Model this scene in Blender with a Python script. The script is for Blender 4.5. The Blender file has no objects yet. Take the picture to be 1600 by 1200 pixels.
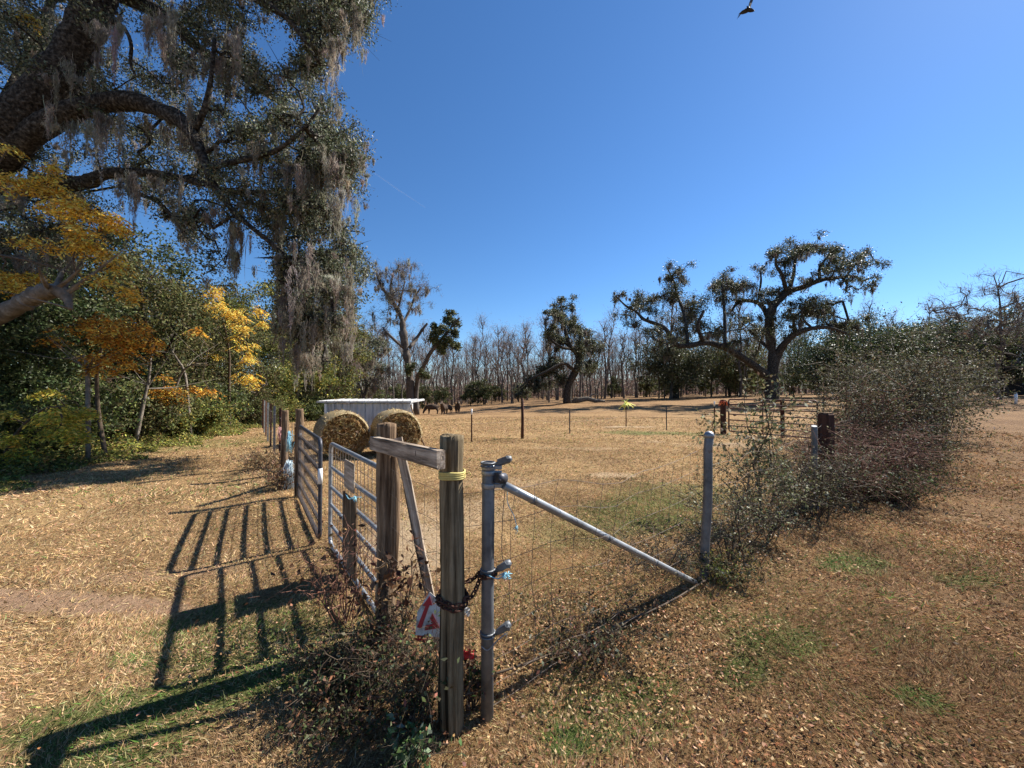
import bpy, math, random
import numpy as np
from mathutils import Vector, Matrix

R = math.radians
scene = bpy.context.scene
col = scene.collection

# ------------------------------------------------------------------ camera
PITCH = R(0.95); EYE = 1.6; F = 600.0
cd = bpy.data.cameras.new('camera'); cam = bpy.data.objects.new('camera', cd); col.objects.link(cam)
cd.sensor_width = 36; cd.lens = 13.5; cd.clip_start = 0.05; cd.clip_end = 9000
cam.location = (0, 0, EYE); cam.rotation_euler = (R(90) + PITCH, 0, 0)
scene.camera = cam
# ------------------------------------------------------------------ light
SUN_EL, SUN_AZ = 42.5, 60.0            # azimuth from +Y towards +X
world = bpy.data.worlds.new("World"); scene.world = world; world.use_nodes = True
wn = world.node_tree
bg = wn.nodes['Background']; sky = wn.nodes.new('ShaderNodeTexSky')
sky.sky_type = 'NISHITA'; sky.sun_disc = False
sky.sun_elevation = R(SUN_EL); sky.sun_rotation = R(SUN_AZ)
sky.altitude = 0; sky.air_density = 1.0; sky.dust_density = 0.1; sky.ozone_density = 8.0
hs = wn.nodes.new('ShaderNodeHueSaturation'); hs.inputs['Saturation'].default_value = 1.09
wn.links.new(sky.outputs[0], hs.inputs['Color']); wn.links.new(hs.outputs[0], bg.inputs[0]); bg.inputs[1].default_value = 0.068
sl = bpy.data.lights.new('sun', 'SUN'); sl.energy = 5.0; sl.angle = R(0.5); sl.color = (1, .95, .87)
sun = bpy.data.objects.new('sun', sl); col.objects.link(sun)
_d = Vector((math.sin(R(SUN_AZ)) * math.cos(R(SUN_EL)), math.cos(R(SUN_AZ)) * math.cos(R(SUN_EL)), math.sin(R(SUN_EL))))
sun.rotation_euler = _d.to_track_quat('Z', 'Y').to_euler()
scene.view_settings.view_transform = 'Standard'; scene.view_settings.look = 'None'
scene.view_settings.exposure = 1.2; scene.view_settings.gamma = 1
scene.render.engine = 'CYCLES'
scene.cycles.max_bounces = 6; scene.cycles.transparent_max_bounces = 8

# ------------------------------------------------------------------ helpers
rng = np.random.RandomState(7)
random.seed(7)

def P(u, v, Y):
    """point at forward distance Y seen at photo pixel (u,v)"""
    a, b = (u - 800) / F, (600 - v) / F
    y = math.cos(PITCH) - b * math.sin(PITCH); z = math.sin(PITCH) + b * math.cos(PITCH)
    t = Y / y
    return np.array((a * t, Y, EYE + z * t))

_gx = np.array([-120., -40, -25, -6.4, 6, 33, 60, 150]); _gv = np.array([-2.2, -1.9, -1.5, -.62, .12, .75, 1.1, 1.4])
def gz(x, y):
    x = np.asarray(x, float); y = np.asarray(y, float)
    t = np.clip((y - 15) / 24, 0, 1); t = t * t * (3 - 2 * t)
    # slope measured along the direction of view at 38 m, so it stays smooth
    z = t * np.interp(x, _gx, _gv)
    near = .018 * np.sin(x * 1.7 + 1) * np.sin(y * 1.3) + .012 * np.sin(x * 3.9 + y * 2.7)
    # packed low bank under the fence lines
    return z + near * np.clip((y - 1) / 4, 0, 1)

def obj(name, me, mat=None, parent=None, loc=None):
    o = bpy.data.objects.new(name, me); col.objects.link(o)
    if mat and not me.materials: me.materials.append(mat)
    if parent: o.parent = parent
    if loc is not None: o.location = loc
    return o
def tag(o, label=None, cat=None, group=None, kind=None):
    if label: o['label'] = label
    if cat: o['category'] = cat
    if group: o['group'] = group
    if kind: o['kind'] = kind
    return o
def thing(name, label, cat, loc=(0, 0, 0), rz=0, group=None):
    o = bpy.data.objects.new(name, None); col.objects.link(o); o.empty_display_size = .2
    o.location = loc; o.rotation_euler = (0, 0, rz)
    return tag(o, label, cat, group)
def copy_tree(o, parent=None):
    c = o.copy(); col.objects.link(c); c.parent = parent
    for ch in [k for k in bpy.data.objects if k.parent == o]: copy_tree(ch, c)
    return c

def mesh_np(name, V, Fq, tint=None, smooth=False):
    """V (n,3), Fq (m,k) with k = 3 or 4"""
    me = bpy.data.meshes.new(name)
    V = np.ascontiguousarray(V, np.float32); Fq = np.ascontiguousarray(Fq, np.int32)
    k = Fq.shape[1]
    me.vertices.add(len(V)); me.vertices.foreach_set('co', V.ravel())
    me.loops.add(Fq.size); me.loops.foreach_set('vertex_index', Fq.ravel())
    me.polygons.add(len(Fq)); me.polygons.foreach_set('loop_start', np.arange(0, Fq.size, k, dtype=np.int32))
    if smooth: me.polygons.foreach_set('use_smooth', np.ones(len(Fq), bool))
    if tint is not None:
        a = me.color_attributes.new('tint', 'FLOAT_COLOR', 'POINT')
        t = np.ones((len(V), 4), np.float32); t[:, :3] = tint
        a.data.foreach_set('color', t.ravel())
    me.update(calc_edges=True)
    return me

class MB:
    def __init__(s): s.v = []; s.f = []; s.sm = []
    def add(s, vs, fs, smooth=False):
        n = len(s.v); s.v += [tuple(map(float, p)) for p in vs]
        for f in fs: s.f.append([i + n for i in f]); s.sm.append(smooth)
    def box(s, c, size, M=None, bev=0.0):
        c = Vector(c); hx, hy, hz = [k / 2 for k in size]
        if bev <= 0:
            vs = [Vector((x * hx, y * hy, z * hz)) for x in (-1, 1) for y in (-1, 1) for z in (-1, 1)]
            fs = [(0, 1, 3, 2), (4, 6, 7, 5), (0, 4, 5, 1), (2, 3, 7, 6), (0, 2, 6, 4), (1, 5, 7, 3)]
        else:
            b = min(bev, hx, hy, hz); vs = []; idx = {}
            for x in (-1, 1):
                for y in (-1, 1):
                    for z in (-1, 1):
                        for ax in range(3):
                            p = [x * (hx - b), y * (hy - b), z * (hz - b)]
                            p[ax] = (x, y, z)[ax] * (hx, hy, hz)[ax]
                            idx[(x, y, z, ax)] = len(vs); vs.append(Vector(p))
            fs = []
            for ax in range(3):
                o1, o2 = [k for k in range(3) if k != ax]
                for sg in (-1, 1):
                    q = []
                    for (p1, p2) in ((-1, -1), (1, -1), (1, 1), (-1, 1)):
                        t = [0, 0, 0]; t[ax] = sg; t[o1] = p1; t[o2] = p2; q.append(idx[(*t, ax)])
                    fs.append(q)
                for p1 in (-1, 1):
                    for p2 in (-1, 1):
                        t = [0, 0, 0]; t[o1] = p1; t[o2] = p2
                        ta = t[:]; ta[ax] = -1; tb = t[:]; tb[ax] = 1
                        fs.append([idx[(*ta, o1)], idx[(*tb, o1)], idx[(*tb, o2)], idx[(*ta, o2)]])
            for x in (-1, 1):
                for y in (-1, 1):
                    for z in (-1, 1): fs.append([idx[(x, y, z, a)] for a in range(3)])
        if M is not None: vs = [M @ p for p in vs]
        s.add([p + c for p in vs], fs)
    def beam(s, a, b, w, h, up=(0, 0, 1), bev=0.004):
        a = Vector(a); b = Vector(b); d = (b - a); L = d.length; x = d.normalized()
        y = Vector(up).cross(x).normalized(); z = x.cross(y)
        M = Matrix((x, y, z)).transposed()
        s.box((a + b) / 2, (L, w, h), M, bev)
    def tube(s, pts, rad, n=8, cap=True, smooth=True):
        pts = [Vector(p) for p in pts]
        if not hasattr(rad, '__len__'): rad = [rad] * len(pts)
        N = len(pts); vs = []; prev = None
        for i, p in enumerate(pts):
            d = (pts[min(i + 1, N - 1)] - pts[max(i - 1, 0)])
            if d.length < 1e-9: d = Vector((0, 0, 1))
            d.normalize()
            if prev is None:
                u = Vector((0, 0, 1)) if abs(d.z) < .9 else Vector((1, 0, 0))
                u = (u - d * u.dot(d)).normalized()
            else:
                u = prev - d * prev.dot(d)
                u = u.normalized() if u.length > 1e-6 else prev
            prev = u; w = d.cross(u)
            for k in range(n):
                a = 2 * math.pi * k / n
                vs.append(p + (u * math.cos(a) + w * math.sin(a)) * rad[i])
        fs = []
        for i in range(N - 1):
            for k in range(n):
                k2 = (k + 1) % n
                fs.append((i * n + k, i * n + k2, (i + 1) * n + k2, (i + 1) * n + k))
        s.add(vs, fs, smooth)
        if cap:
            m = len(s.v) - len(vs)
            s.f.append([m + k for k in range(n)][::-1]); s.sm.append(False)
            s.f.append([m + (N - 1) * n + k for k in range(n)]); s.sm.append(False)
    def build(s, name, mat, parent=None, loc=None):
        me = bpy.data.meshes.new(name); me.from_pydata(s.v, [], s.f)
        me.polygons.foreach_set('use_smooth', s.sm); me.update()
        return obj(name, me, mat, parent, loc)

# ------------------------------------------------------------------ materials
def newmat(name):
    m = bpy.data.materials.new(name); m.use_nodes = True
    nt = m.node_tree; b = nt.nodes['Principled BSDF']; return m, nt, b
def nd(nt, t, **kw):
    n = nt.nodes.new(t)
    for k, v in kw.items():
        if k in n.inputs.keys() if False else False: pass
        setattr(n, k, v)
    return n
def noise(nt, scale, detail=6, rough=.6, coord='Object', stretch=None):
    tc = nt.nodes.new('ShaderNodeTexCoord'); n = nt.nodes.new('ShaderNodeTexNoise')
    n.inputs['Scale'].default_value = scale; n.inputs['Detail'].default_value = detail; n.inputs['Roughness'].default_value = rough
    if stretch:
        mp = nt.nodes.new('ShaderNodeMapping'); mp.inputs['Scale'].default_value = stretch
        nt.links.new(tc.outputs[coord], mp.inputs[0]); nt.links.new(mp.outputs[0], n.inputs[0])
    else: nt.links.new(tc.outputs[coord], n.inputs[0])
    return n
def ramp(nt, src, stops):
    r = nt.nodes.new('ShaderNodeValToRGB'); nt.links.new(src, r.inputs[0])
    e = r.color_ramp.elements
    while len(e) < len(stops): e.new(.5)
    for i, (p, c) in enumerate(stops): e[i].position = p; e[i].color = (*c, 1)
    return r
def bump(nt, src, b, strength=.5, dist=.01):
    n = nt.nodes.new('ShaderNodeBump'); n.inputs['Strength'].default_value = strength; n.inputs['Distance'].default_value = dist
    nt.links.new(src, n.inputs['Height']); nt.links.new(n.outputs[0], b.inputs['Normal'])
def surf(name, stops, scale=8, rough=.8, metal=0, bs=.5, bd=.01, stretch=None, detail=8, spec=.3):
    m, nt, b = newmat(name)
    n = noise(nt, scale, detail, .65, stretch=stretch); r = ramp(nt, n.outputs[0], stops)
    nt.links.new(r.outputs[0], b.inputs['Base Color']); b.inputs['Roughness'].default_value = rough
    b.inputs['Metallic'].default_value = metal; b.inputs['Specular IOR Level'].default_value = spec
    if bs: bump(nt, n.outputs[0], b, bs, bd)
    return m
def leafmat(name, rough=.5, trans=.3, spec=.4):
    m, nt, b = newmat(name)
    a = nt.nodes.new('ShaderNodeVertexColor'); a.layer_name = 'tint'
    nt.links.new(a.outputs[0], b.inputs['Base Color']); b.inputs['Roughness'].default_value = rough
    b.inputs['Specular IOR Level'].default_value = spec
    t = nt.nodes.new('ShaderNodeBsdfTranslucent'); nt.links.new(a.outputs[0], t.inputs[0])
    mx = nt.nodes.new('ShaderNodeMixShader'); mx.inputs[0].default_value = trans
    nt.links.new(b.outputs[0], mx.inputs[1]); nt.links.new(t.outputs[0], mx.inputs[2])
    nt.links.new(mx.outputs[0], nt.nodes['Material Output'].inputs[0])
    return m
M = {}
M['bark'] = surf('bark', [(.36, (.012, .01, .008)), (.5, (.05, .042, .034)), (.62, (.12, .105, .088)), (.72, (.24, .23, .2))], 13, .95, bs=1, bd=.09, spec=.08, detail=12)
M['pale_bark'] = surf('pale_bark', [(.3, (.08, .065, .05)), (.55, (.19, .16, .13)), (.75, (.36, .33, .28))], 6, .95, bs=1, bd=.03, spec=.1)
M['thin_bark'] = surf('thin_bark', [(.3, (.06, .05, .042)), (.7, (.16, .135, .115))], 3, .95, bs=0, spec=.1)
M['red_stem'] = surf('red_stem', [(.3, (.08, .036, .024)), (.7, (.25, .125, .085))], 12, .8, bs=0, spec=.2)
M['stem'] = surf('stem', [(.3, (.04, .03, .02)), (.7, (.14, .1, .07))], 12, .8, bs=0, spec=.2)
M['leaf'] = leafmat('leaf', .5, .28, .22)
M['thicket_leaf'] = leafmat('thicket_leaf', .6, .28, .07)
M['dull_leaf'] = leafmat('dull_leaf', .7, .3, .2)
M['yellow_leaf'] = leafmat('yellow_leaf', .55, .55, .2)
M['moss'] = leafmat('moss', .9, .45, .05)
M['grass'] = leafmat('grass', .9, .25, .03)
M['litter'] = leafmat('litter', .85, .15, .05)
def woodmat(name, dark, midc, light, scale, stretch, bd=.006):
    m, nt, b = newmat(name); L = nt.links
    g = noise(nt, scale, 8, .7, stretch=stretch); big = noise(nt, 3.2, 5, .6); k = noise(nt, scale * .45, 3, .5, stretch=tuple(q * (.6 if q < 1 else 1.4) for q in stretch))
    c1 = ramp(nt, g.outputs[0], [(.34, dark), (.5, midc), (.66, light)])
    c2 = ramp(nt, big.outputs[0], [(.35, (.68, .66, .62)), (.65, (1.25, 1.22, 1.15))])
    ck = ramp(nt, k.outputs[0], [(.36, (.16, .14, .12)), (.41, (1, 1, 1))])
    mx = nt.nodes.new('ShaderNodeMix'); mx.data_type = 'RGBA'; mx.blend_type = 'MULTIPLY'; mx.inputs[0].default_value = .9
    L.new(c1.outputs[0], mx.inputs[6]); L.new(c2.outputs[0], mx.inputs[7])
    m2 = nt.nodes.new('ShaderNodeMix'); m2.data_type = 'RGBA'; m2.blend_type = 'MULTIPLY'; m2.inputs[0].default_value = .85
    L.new(mx.outputs[2], m2.inputs[6]); L.new(ck.outputs[0], m2.inputs[7]); L.new(m2.outputs[2], b.inputs['Base Color'])
    b.inputs['Roughness'].default_value = .92; b.inputs['Specular IOR Level'].default_value = .08
    ad = nt.nodes.new('ShaderNodeMath'); ad.operation = 'ADD'; L.new(g.outputs[0], ad.inputs[0]); L.new(ck.outputs[0], ad.inputs[1]); bump(nt, ad.outputs[0], b, 1, bd)
    return m
M['post_wood'] = woodmat('post_wood', (.04, .031, .02), (.15, .117, .074), (.28, .232, .155), 38, (1, 1, .05))
M['old_wood'] = woodmat('old_wood', (.045, .028, .018), (.16, .108, .07), (.3, .22, .15), 34, (1, 1, .06))
M['dark_wood'] = surf('dark_wood', [(.3, (.025, .013, .01)), (.7, (.11, .055, .04))], 12, .9, bs=.8, bd=.008, stretch=(1, 1, .1), spec=.1)
M['grey_wood'] = woodmat('grey_wood', (.1, .075, .058), (.33, .265, .21), (.54, .465, .385), 34, (.06, 1, 1), .004)
M['galv'] = surf('galv', [(.3, (.14, .15, .16)), (.6, (.34, .355, .37)), (.68, (.22, .16, .11))], 9, .48, .65, bs=.15, bd=.002, spec=.5)
M['galv_dark'] = surf('galv_dark', [(.3, (.06, .064, .068)), (.6, (.18, .187, .195)), (.7, (.13, .09, .065))], 8, .55, .5, bs=.15, bd=.002, spec=.5)
M['dark_steel'] = surf('dark_steel', [(.35, (.03, .032, .038)), (.7, (.1, .1, .115))], 20, .5, .5, bs=.1, bd=.002)
M['rust'] = surf('rust', [(.35, (.03, .014, .01)), (.7, (.13, .055, .035))], 30, .85, .2, bs=.3, bd=.002)
M['red_steel'] = surf('red_steel', [(.35, (.06, .025, .02)), (.7, (.17, .08, .065))], 10, .6, .2, bs=.1, bd=.002)
M['wire'] = surf('wire', [(.35, (.09, .065, .05)), (.7, (.24, .2, .17))], 20, .7, .4, bs=0)
M['white_metal'] = surf('white_metal', [(.32, (.27, .26, .25)), (.5, (.48, .485, .5)), (.7, (.6, .6, .62))], 6, .55, 0, bs=0, stretch=(2, 2, .35))
M['roof_metal'] = surf('roof_metal', [(.35, (.3, .28, .26)), (.55, (.46, .46, .46)), (.7, (.56, .56, .56))], 4, .45, 0, bs=0)
M['sign_white'] = surf('dirty_white', [(.35, (.3, .27, .22)), (.5, (.58, .56, .52)), (.7, (.7, .69, .66))], 22, .6, bs=0)
M['white'] = surf('white_paint', [(.3, (.66, .66, .64)), (.7, (.8, .8, .78))], 8, .6, bs=0)
M['red'] = surf('red_paint', [(.35, (.3, .04, .035)), (.6, (.48, .03, .035))], 25, .5, bs=0)
M['orange'] = surf('orange_tape', [(.3, (.7, .12, .04)), (.7, (.85, .22, .08))], 12, .5, bs=0)
M['yellow'] = surf('yellow_tape', [(.3, (.42, .33, .09)), (.7, (.62, .52, .2))], 25, .6, bs=0)
M['pink'] = surf('faded_pink', [(.3, (.45, .2, .18)), (.7, (.6, .36, .34))], 12, .6, bs=0)
M['bright_yellow'] = surf('bright_yellow', [(.3, (.7, .7, .12)), (.7, (.85, .85, .3))], 25, .6, bs=0)
M['twine'] = surf('blue_twine', [(.3, (.08, .3, .42)), (.7, (.35, .6, .68))], 30, .6, bs=0)
M['pale_twine'] = surf('pale_twine', [(.3, (.25, .36, .42)), (.7, (.6, .66, .68))], 30, .7, bs=0)
M['black'] = surf('black_feather', [(.3, (.012, .01, .01)), (.7, (.035, .03, .028))], 8, .7, bs=0)
M['hide'] = surf('hide', [(.3, (.045, .03, .022)), (.7, (.12, .085, .062))], 2.5, .9, bs=0, spec=.1)
M['pale_hide'] = surf('pale_hide', [(.3, (.3, .26, .22)), (.7, (.45, .41, .36))], 6, .9, bs=0, spec=.1)
M['house_wall'] = surf('house_wall', [(.3, (.035, .04, .05)), (.7, (.06, .065, .075))], 3, .8, bs=0)
M['house_roof'] = surf('house_roof', [(.3, (.2, .15, .13)), (.7, (.3, .24, .2))], 3, .8, bs=0)

# hay: spiral rings on the face, netted straw on the drum
def haymat():
    m, nt, b = newmat('hay')
    n1 = noise(nt, 18, 10, .75, stretch=(1, 1, 1)); n2 = noise(nt, 3, 4, .6)
    r = ramp(nt, n1.outputs[0], [(.34, (.06, .03, .012)), (.5, (.21, .125, .048)), (.68, (.4, .28, .13))])
    r2 = ramp(nt, n2.outputs[0], [(.35, (.55, .5, .45)), (.65, (1.1, 1.05, 1))])
    mx = nt.nodes.new('ShaderNodeMix'); mx.data_type = 'RGBA'; mx.blend_type = 'MULTIPLY'; mx.inputs[0].default_value = 1
    nt.links.new(r.outputs[0], mx.inputs[6]); nt.links.new(r2.outputs[0], mx.inputs[7])
    nt.links.new(mx.outputs[2], b.inputs['Base Color']); b.inputs['Roughness'].default_value = .95; b.inputs['Specular IOR Level'].default_value = .1
    bump(nt, n1.outputs[0], b, 1, .04); return m
M['hay'] = haymat()
M['hay_wrap'] = surf('hay_wrap', [(.32, (.14, .1, .05)), (.55, (.31, .24, .135)), (.75, (.47, .39, .26))], 26, .9, bs=.8, bd=.02, stretch=(.25, 1, 1), spec=.1)

# ground
def groundmat():
    m, nt, b = newmat('dry_lawn'); L = nt.links
    geo = nt.nodes.new('ShaderNodeNewGeometry')
    def nz(scale, detail=8, rough=.65):
        n = nt.nodes.new('ShaderNodeTexNoise'); n.inputs['Scale'].default_value = scale; n.inputs['Detail'].default_value = detail
        n.inputs['Roughness'].default_value = rough; L.new(geo.outputs['Position'], n.inputs[0]); return n
    def mix(f, a, c, mode='MIX'):
        x = nt.nodes.new('ShaderNodeMix'); x.data_type = 'RGBA'; x.blend_type = mode
        if isinstance(f, (int, float)): x.inputs[0].default_value = f
        else: L.new(f, x.inputs[0])
        for i, q in ((6, a), (7, c)):
            if isinstance(q, tuple): x.inputs[i].default_value = (*q, 1)
            else: L.new(q, x.inputs[i])
        return x.outputs[2]
    def math_(op, a, c=None, clamp=False):
        x = nt.nodes.new('ShaderNodeMath'); x.operation = op; x.use_clamp = clamp
        for i, q in enumerate((a, c)):
            if q is None: continue
            if isinstance(q, (int, float)): x.inputs[i].default_value = q
            else: L.new(q, x.inputs[i])
        return x.outputs[0]
    fine = nz(45, 10, .8); mid = nz(5, 8, .7); big = nz(.35, 5, .6); huge = nz(.08, 4)
    base = ramp(nt, fine.outputs[0], [(.33, (.12, .072, .034)), (.5, (.33, .215, .108)), (.66, (.52, .365, .2))]).outputs[0]
    warm = ramp(nt, fine.outputs[0], [(.33, (.045, .026, .014)), (.5, (.16, .09, .045)), (.66, (.31, .19, .1))]).outputs[0]
    sx = nt.nodes.new('ShaderNodeSeparateXYZ'); L.new(geo.outputs['Position'], sx.inputs[0])
    X, Y = sx.outputs[0], sx.outputs[1]
    # right of the wire fence the turf is browner
    side = math_('ADD', math_('MULTIPLY', math_('SUBTRACT', X, math_('MULTIPLY', Y, 1.1)), .5), 1.2)
    side = math_('ADD', side, math_('MULTIPLY', math_('SUBTRACT', mid.outputs[0], .5), 1.6), True)
    side = math_('MULTIPLY', side, .85)
    c = mix(side, base, warm)
    farf = math_('MULTIPLY', math_('SUBTRACT', Y, 12), .04, True)
    farf = math_('MULTIPLY', farf, .7)
    c = mix(farf, c, mix(mid.outputs[0], (.27, .165, .09), (.17, .1, .055)))
    var = ramp(nt, mid.outputs[0], [(.3, (.62, .6, .56)), (.7, (1.2, 1.18, 1.12))]).outputs[0]
    c = mix(.8, c, var, 'MULTIPLY')
    var2 = ramp(nt, big.outputs[0], [(.35, (.8, .76, .74)), (.65, (1.12, 1.12, 1.08))]).outputs[0]
    c = mix(1, c, var2, 'MULTIPLY')
    def patch(cx, cy, rx, ry, colr, amt=1.0, c0=c, ang=0):
        ca, sa = math.cos(ang), math.sin(ang)
        dx = math_('SUBTRACT', X, cx); dy = math_('SUBTRACT', Y, cy)
        ex = math_('DIVIDE', math_('ADD', math_('MULTIPLY', dx, ca), math_('MULTIPLY', dy, sa)), rx)
        ey = math_('DIVIDE', math_('SUBTRACT', math_('MULTIPLY', dy, ca), math_('MULTIPLY', dx, sa)), ry)
        d = math_('ADD', math_('MULTIPLY', ex, ex), math_('MULTIPLY', ey, ey))
        d = math_('ADD', math_('SUBTRACT', 1.2, d), math_('MULTIPLY', math_('SUBTRACT', mid.outputs[0], .5), 3.2))
        d = math_('MULTIPLY', math_('MULTIPLY', d, 1.3, True), amt)
        return mix(d, c0, colr)
    green = ramp(nt, fine.outputs[0], [(.35, (.03, .055, .015)), (.65, (.15, .2, .055))]).outputs[0]
    sand = ramp(nt, fine.outputs[0], [(.35, (.3, .2, .12)), (.65, (.5, .38, .24))]).outputs[0]
    dirt = ramp(nt, fine.outputs[0], [(.35, (.26, .15, .09)), (.65, (.42, .28, .18))]).outputs[0]
    for (u, v, rx, ry, k, amt, ang) in GROUND_PATCHES:
        Yd = EYE * F / (v - 610); Xd = (u - 800) / F * Yd
        c = patch(Xd, Yd, rx, ry, {'g': green, 's': sand, 'd': dirt}[k], amt, c, ang)
    L.new(c, b.inputs['Base Color']); b.inputs['Roughness'].default_value = .95; b.inputs['Specular IOR Level'].default_value = .08
    h = math_('ADD', fine.outputs[0], math_('MULTIPLY', mid.outputs[0], 2))
    bump(nt, h, b, 1, .035)
    return m
GROUND_PATCHES = [  # photo u, v of the ground point, radii in m, kind, amount, angle
    (70, 935, 1.5, .17, 'd', .9, -.1), (250, 895, .8, .14, 'd', .6, .2),
    (640, 850, .5, .9, 's', .9, .5), (700, 800, .9, .8, 's', .6, .3), (770, 755, 1.2, .5, 's', .45, 0),
    (960, 742, .5, .25, 's', .7, 0), (900, 700, 1.4, .3, 's', .35, 0), (978, 667, 1.3, .3, 's', .9, 0),
    (1010, 690, .6, .35, 's', .6, 0), (1120, 695, 1.4, .6, 's', .45, 0), (1180, 682, 1.5, .4, 's', .4, 0),
    (1010, 800, .9, .8, 'g', .75, .3), (1060, 770, 1.2, .7, 'g', .6, 0), (900, 830, .6, .5, 'g', .35, 0), (1000, 676, 1.6, .7, 'g', .6, 0), (1060, 678, 1.5, .6, 'g', .5, 0),
    (300, 1080, .8, .18, 'g', .8, .35), (160, 1170, .4, .2, 'g', .7, .3), (400, 960, .6, .3, 'g', .5, .2), (460, 1000, .5, .35, 'g', .6, .2), (280, 1030, .35, .1, 'g', .6, 0),
    (1160, 1040, .22, .12, 'g', .8, .6), (1330, 880, .4, .2, 'g', .8, .3), (1200, 1000, .3, .14, 'g', .6, .3), (930, 1100, .35, .2, 'g', .6, .2), (1010, 1070, .2, .1, 'g', .6, .2), (1500, 900, .3, .12, 'g', .5, .1), (1120, 960, .2, .1, 'g', .5, .3), (1250, 1000, .2, .1, 'g', .7, .6), (1320, 870, .3, .14, 'g', .8, .5), (1430, 1085, .12, .1, 'g', .9, 0), (880, 1150, .12, .08, 'g', .9, 0), (970, 1080, .2, .12, 'g', .6, .4),
    (1000, 1130, .3, .1, 'g', .5, .4), (250, 700, 3.5, 1.2, 'g', .35, .8), (1180, 980, .3, .12, 'g', .5, .5)]
M['ground'] = groundmat()

# ------------------------------------------------------------------ foliage helpers
def palette(rs, n, cols, var=.25):
    cols = np.array(cols); c = cols[rs.randint(len(cols), size=n)]
    return np.clip(c * (1 + var * rs.randn(n, 1)) * (1 + .08 * rs.randn(n, 3)), .004, 1)
def leaves(rs, pos, L, W, cols, updir=None, var=.25, droop=0.0, flat=0.0):
    """diamond leaves at pos, folded a little along the midrib"""
    n = len(pos)
    a = rs.randn(n, 3); a[:, 2] = a[:, 2] * (1 - flat) - droop
    if updir is not None: a = a * .6 + updir
    a /= np.linalg.norm(a, axis=1, keepdims=True) + 1e-9
    t = rs.randn(n, 3); t[:, 2] *= (1 - flat); b = np.cross(a, np.where(flat > 0, [[0, 0, 1]], t) + .35 * t); b /= np.linalg.norm(b, axis=1, keepdims=True) + 1e-9
    s = (.6 + .8 * rs.rand(n, 1)); l = L * s; w = W * s
    nn = np.cross(a, b)
    V = np.empty((n, 4, 3)); V[:, 0] = pos - a * l / 2; V[:, 1] = pos + b * w / 2 + nn * w * .2 + a * l * .05
    V[:, 2] = pos + a * l / 2; V[:, 3] = pos - b * w / 2 + nn * w * .2 + a * l * .05
    Fq = np.arange(n * 4).reshape(n, 4); c = np.repeat(palette(rs, n, cols, var), 4, axis=0)
    return V.reshape(-1, 3), Fq, c
def cat(parts):
    V = []; Fq = []; C = []; o = 0
    for v, f, c in parts:
        V.append(v); Fq.append(f + o); C.append(c); o += len(v)
    return np.concatenate(V), np.concatenate(Fq), np.concatenate(C)
def clump_pos(rs, clumps, n, sub=7, tight=.32):
    """n leaf positions in ellipsoidal clumps (N,6), gathered in sprays"""
    vol = (clumps[:, 3] * clumps[:, 4] * clumps[:, 5]) ** (2 / 3); p = vol / vol.sum()
    N = len(clumps); cc = clumps[:, :3]; rr = clumps[:, 3:]
    d = rs.randn(N, sub, 3); d /= np.linalg.norm(d, axis=2, keepdims=True); d *= rs.rand(N, sub, 1) ** .45
    subc = cc[:, None] + d * rr[:, None]
    k = rs.choice(N, size=n, p=p); j = rs.randint(sub, size=n)
    return subc[k, j] + rs.randn(n, 3) * rr[k] * tight
def strands(rs, anchors, k, length, width, spread, cols, seg=5, lv=.6, sway=.12):
    """hanging moss: k tapering ribbons below each anchor"""
    N = len(anchors); n = N * k
    tl = np.repeat(length * (.35 + lv * rs.rand(N) ** 1.5 * 2), k) * (.45 + .55 * rs.rand(n))
    a = np.repeat(anchors, k, axis=0) + rs.randn(n, 3) * np.array(spread) * np.repeat(.5 + rs.rand(N, 1), k, axis=0)
    th = rs.rand(n) * math.pi; bdir = np.stack([np.cos(th), np.sin(th), np.zeros(n)], 1)
    V = np.empty((n, seg + 1, 2, 3)); ph = rs.rand(n) * 6.28
    drift = rs.randn(n, 3) * .06; drift[:, 2] = 0
    conv = (np.repeat(anchors, k, axis=0) - a); conv[:, 2] = 0
    for i in range(seg + 1):
        t = i / seg
        c = a + drift * t * tl[:, None] + conv * t * .8; c[:, 2] -= tl * t
        wv = (np.sin(ph + t * 6) + .6 * np.sin(ph * 3 + t * 13)) * sway * .16; c[:, 0] += wv; c[:, 1] += np.cos(ph * 2 + t * 7) * sway * .14
        w = width * (1.0 - .8 * t) * (.6 + .8 * rs.rand(n)) * (.7 if i == 0 else 1)
        V[:, i, 0] = c - bdir * w[:, None] / 2; V[:, i, 1] = c + bdir * w[:, None] / 2
    idx = np.arange(n * (seg + 1) * 2).reshape(n, seg + 1, 2)
    Fq = np.stack([idx[:, :-1, 0], idx[:, :-1, 1], idx[:, 1:, 1], idx[:, 1:, 0]], -1).reshape(-1, 4)
    c = np.repeat(palette(rs, n, cols, .22), (seg + 1) * 2, axis=0)
    return V.reshape(-1, 3), Fq, c
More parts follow.
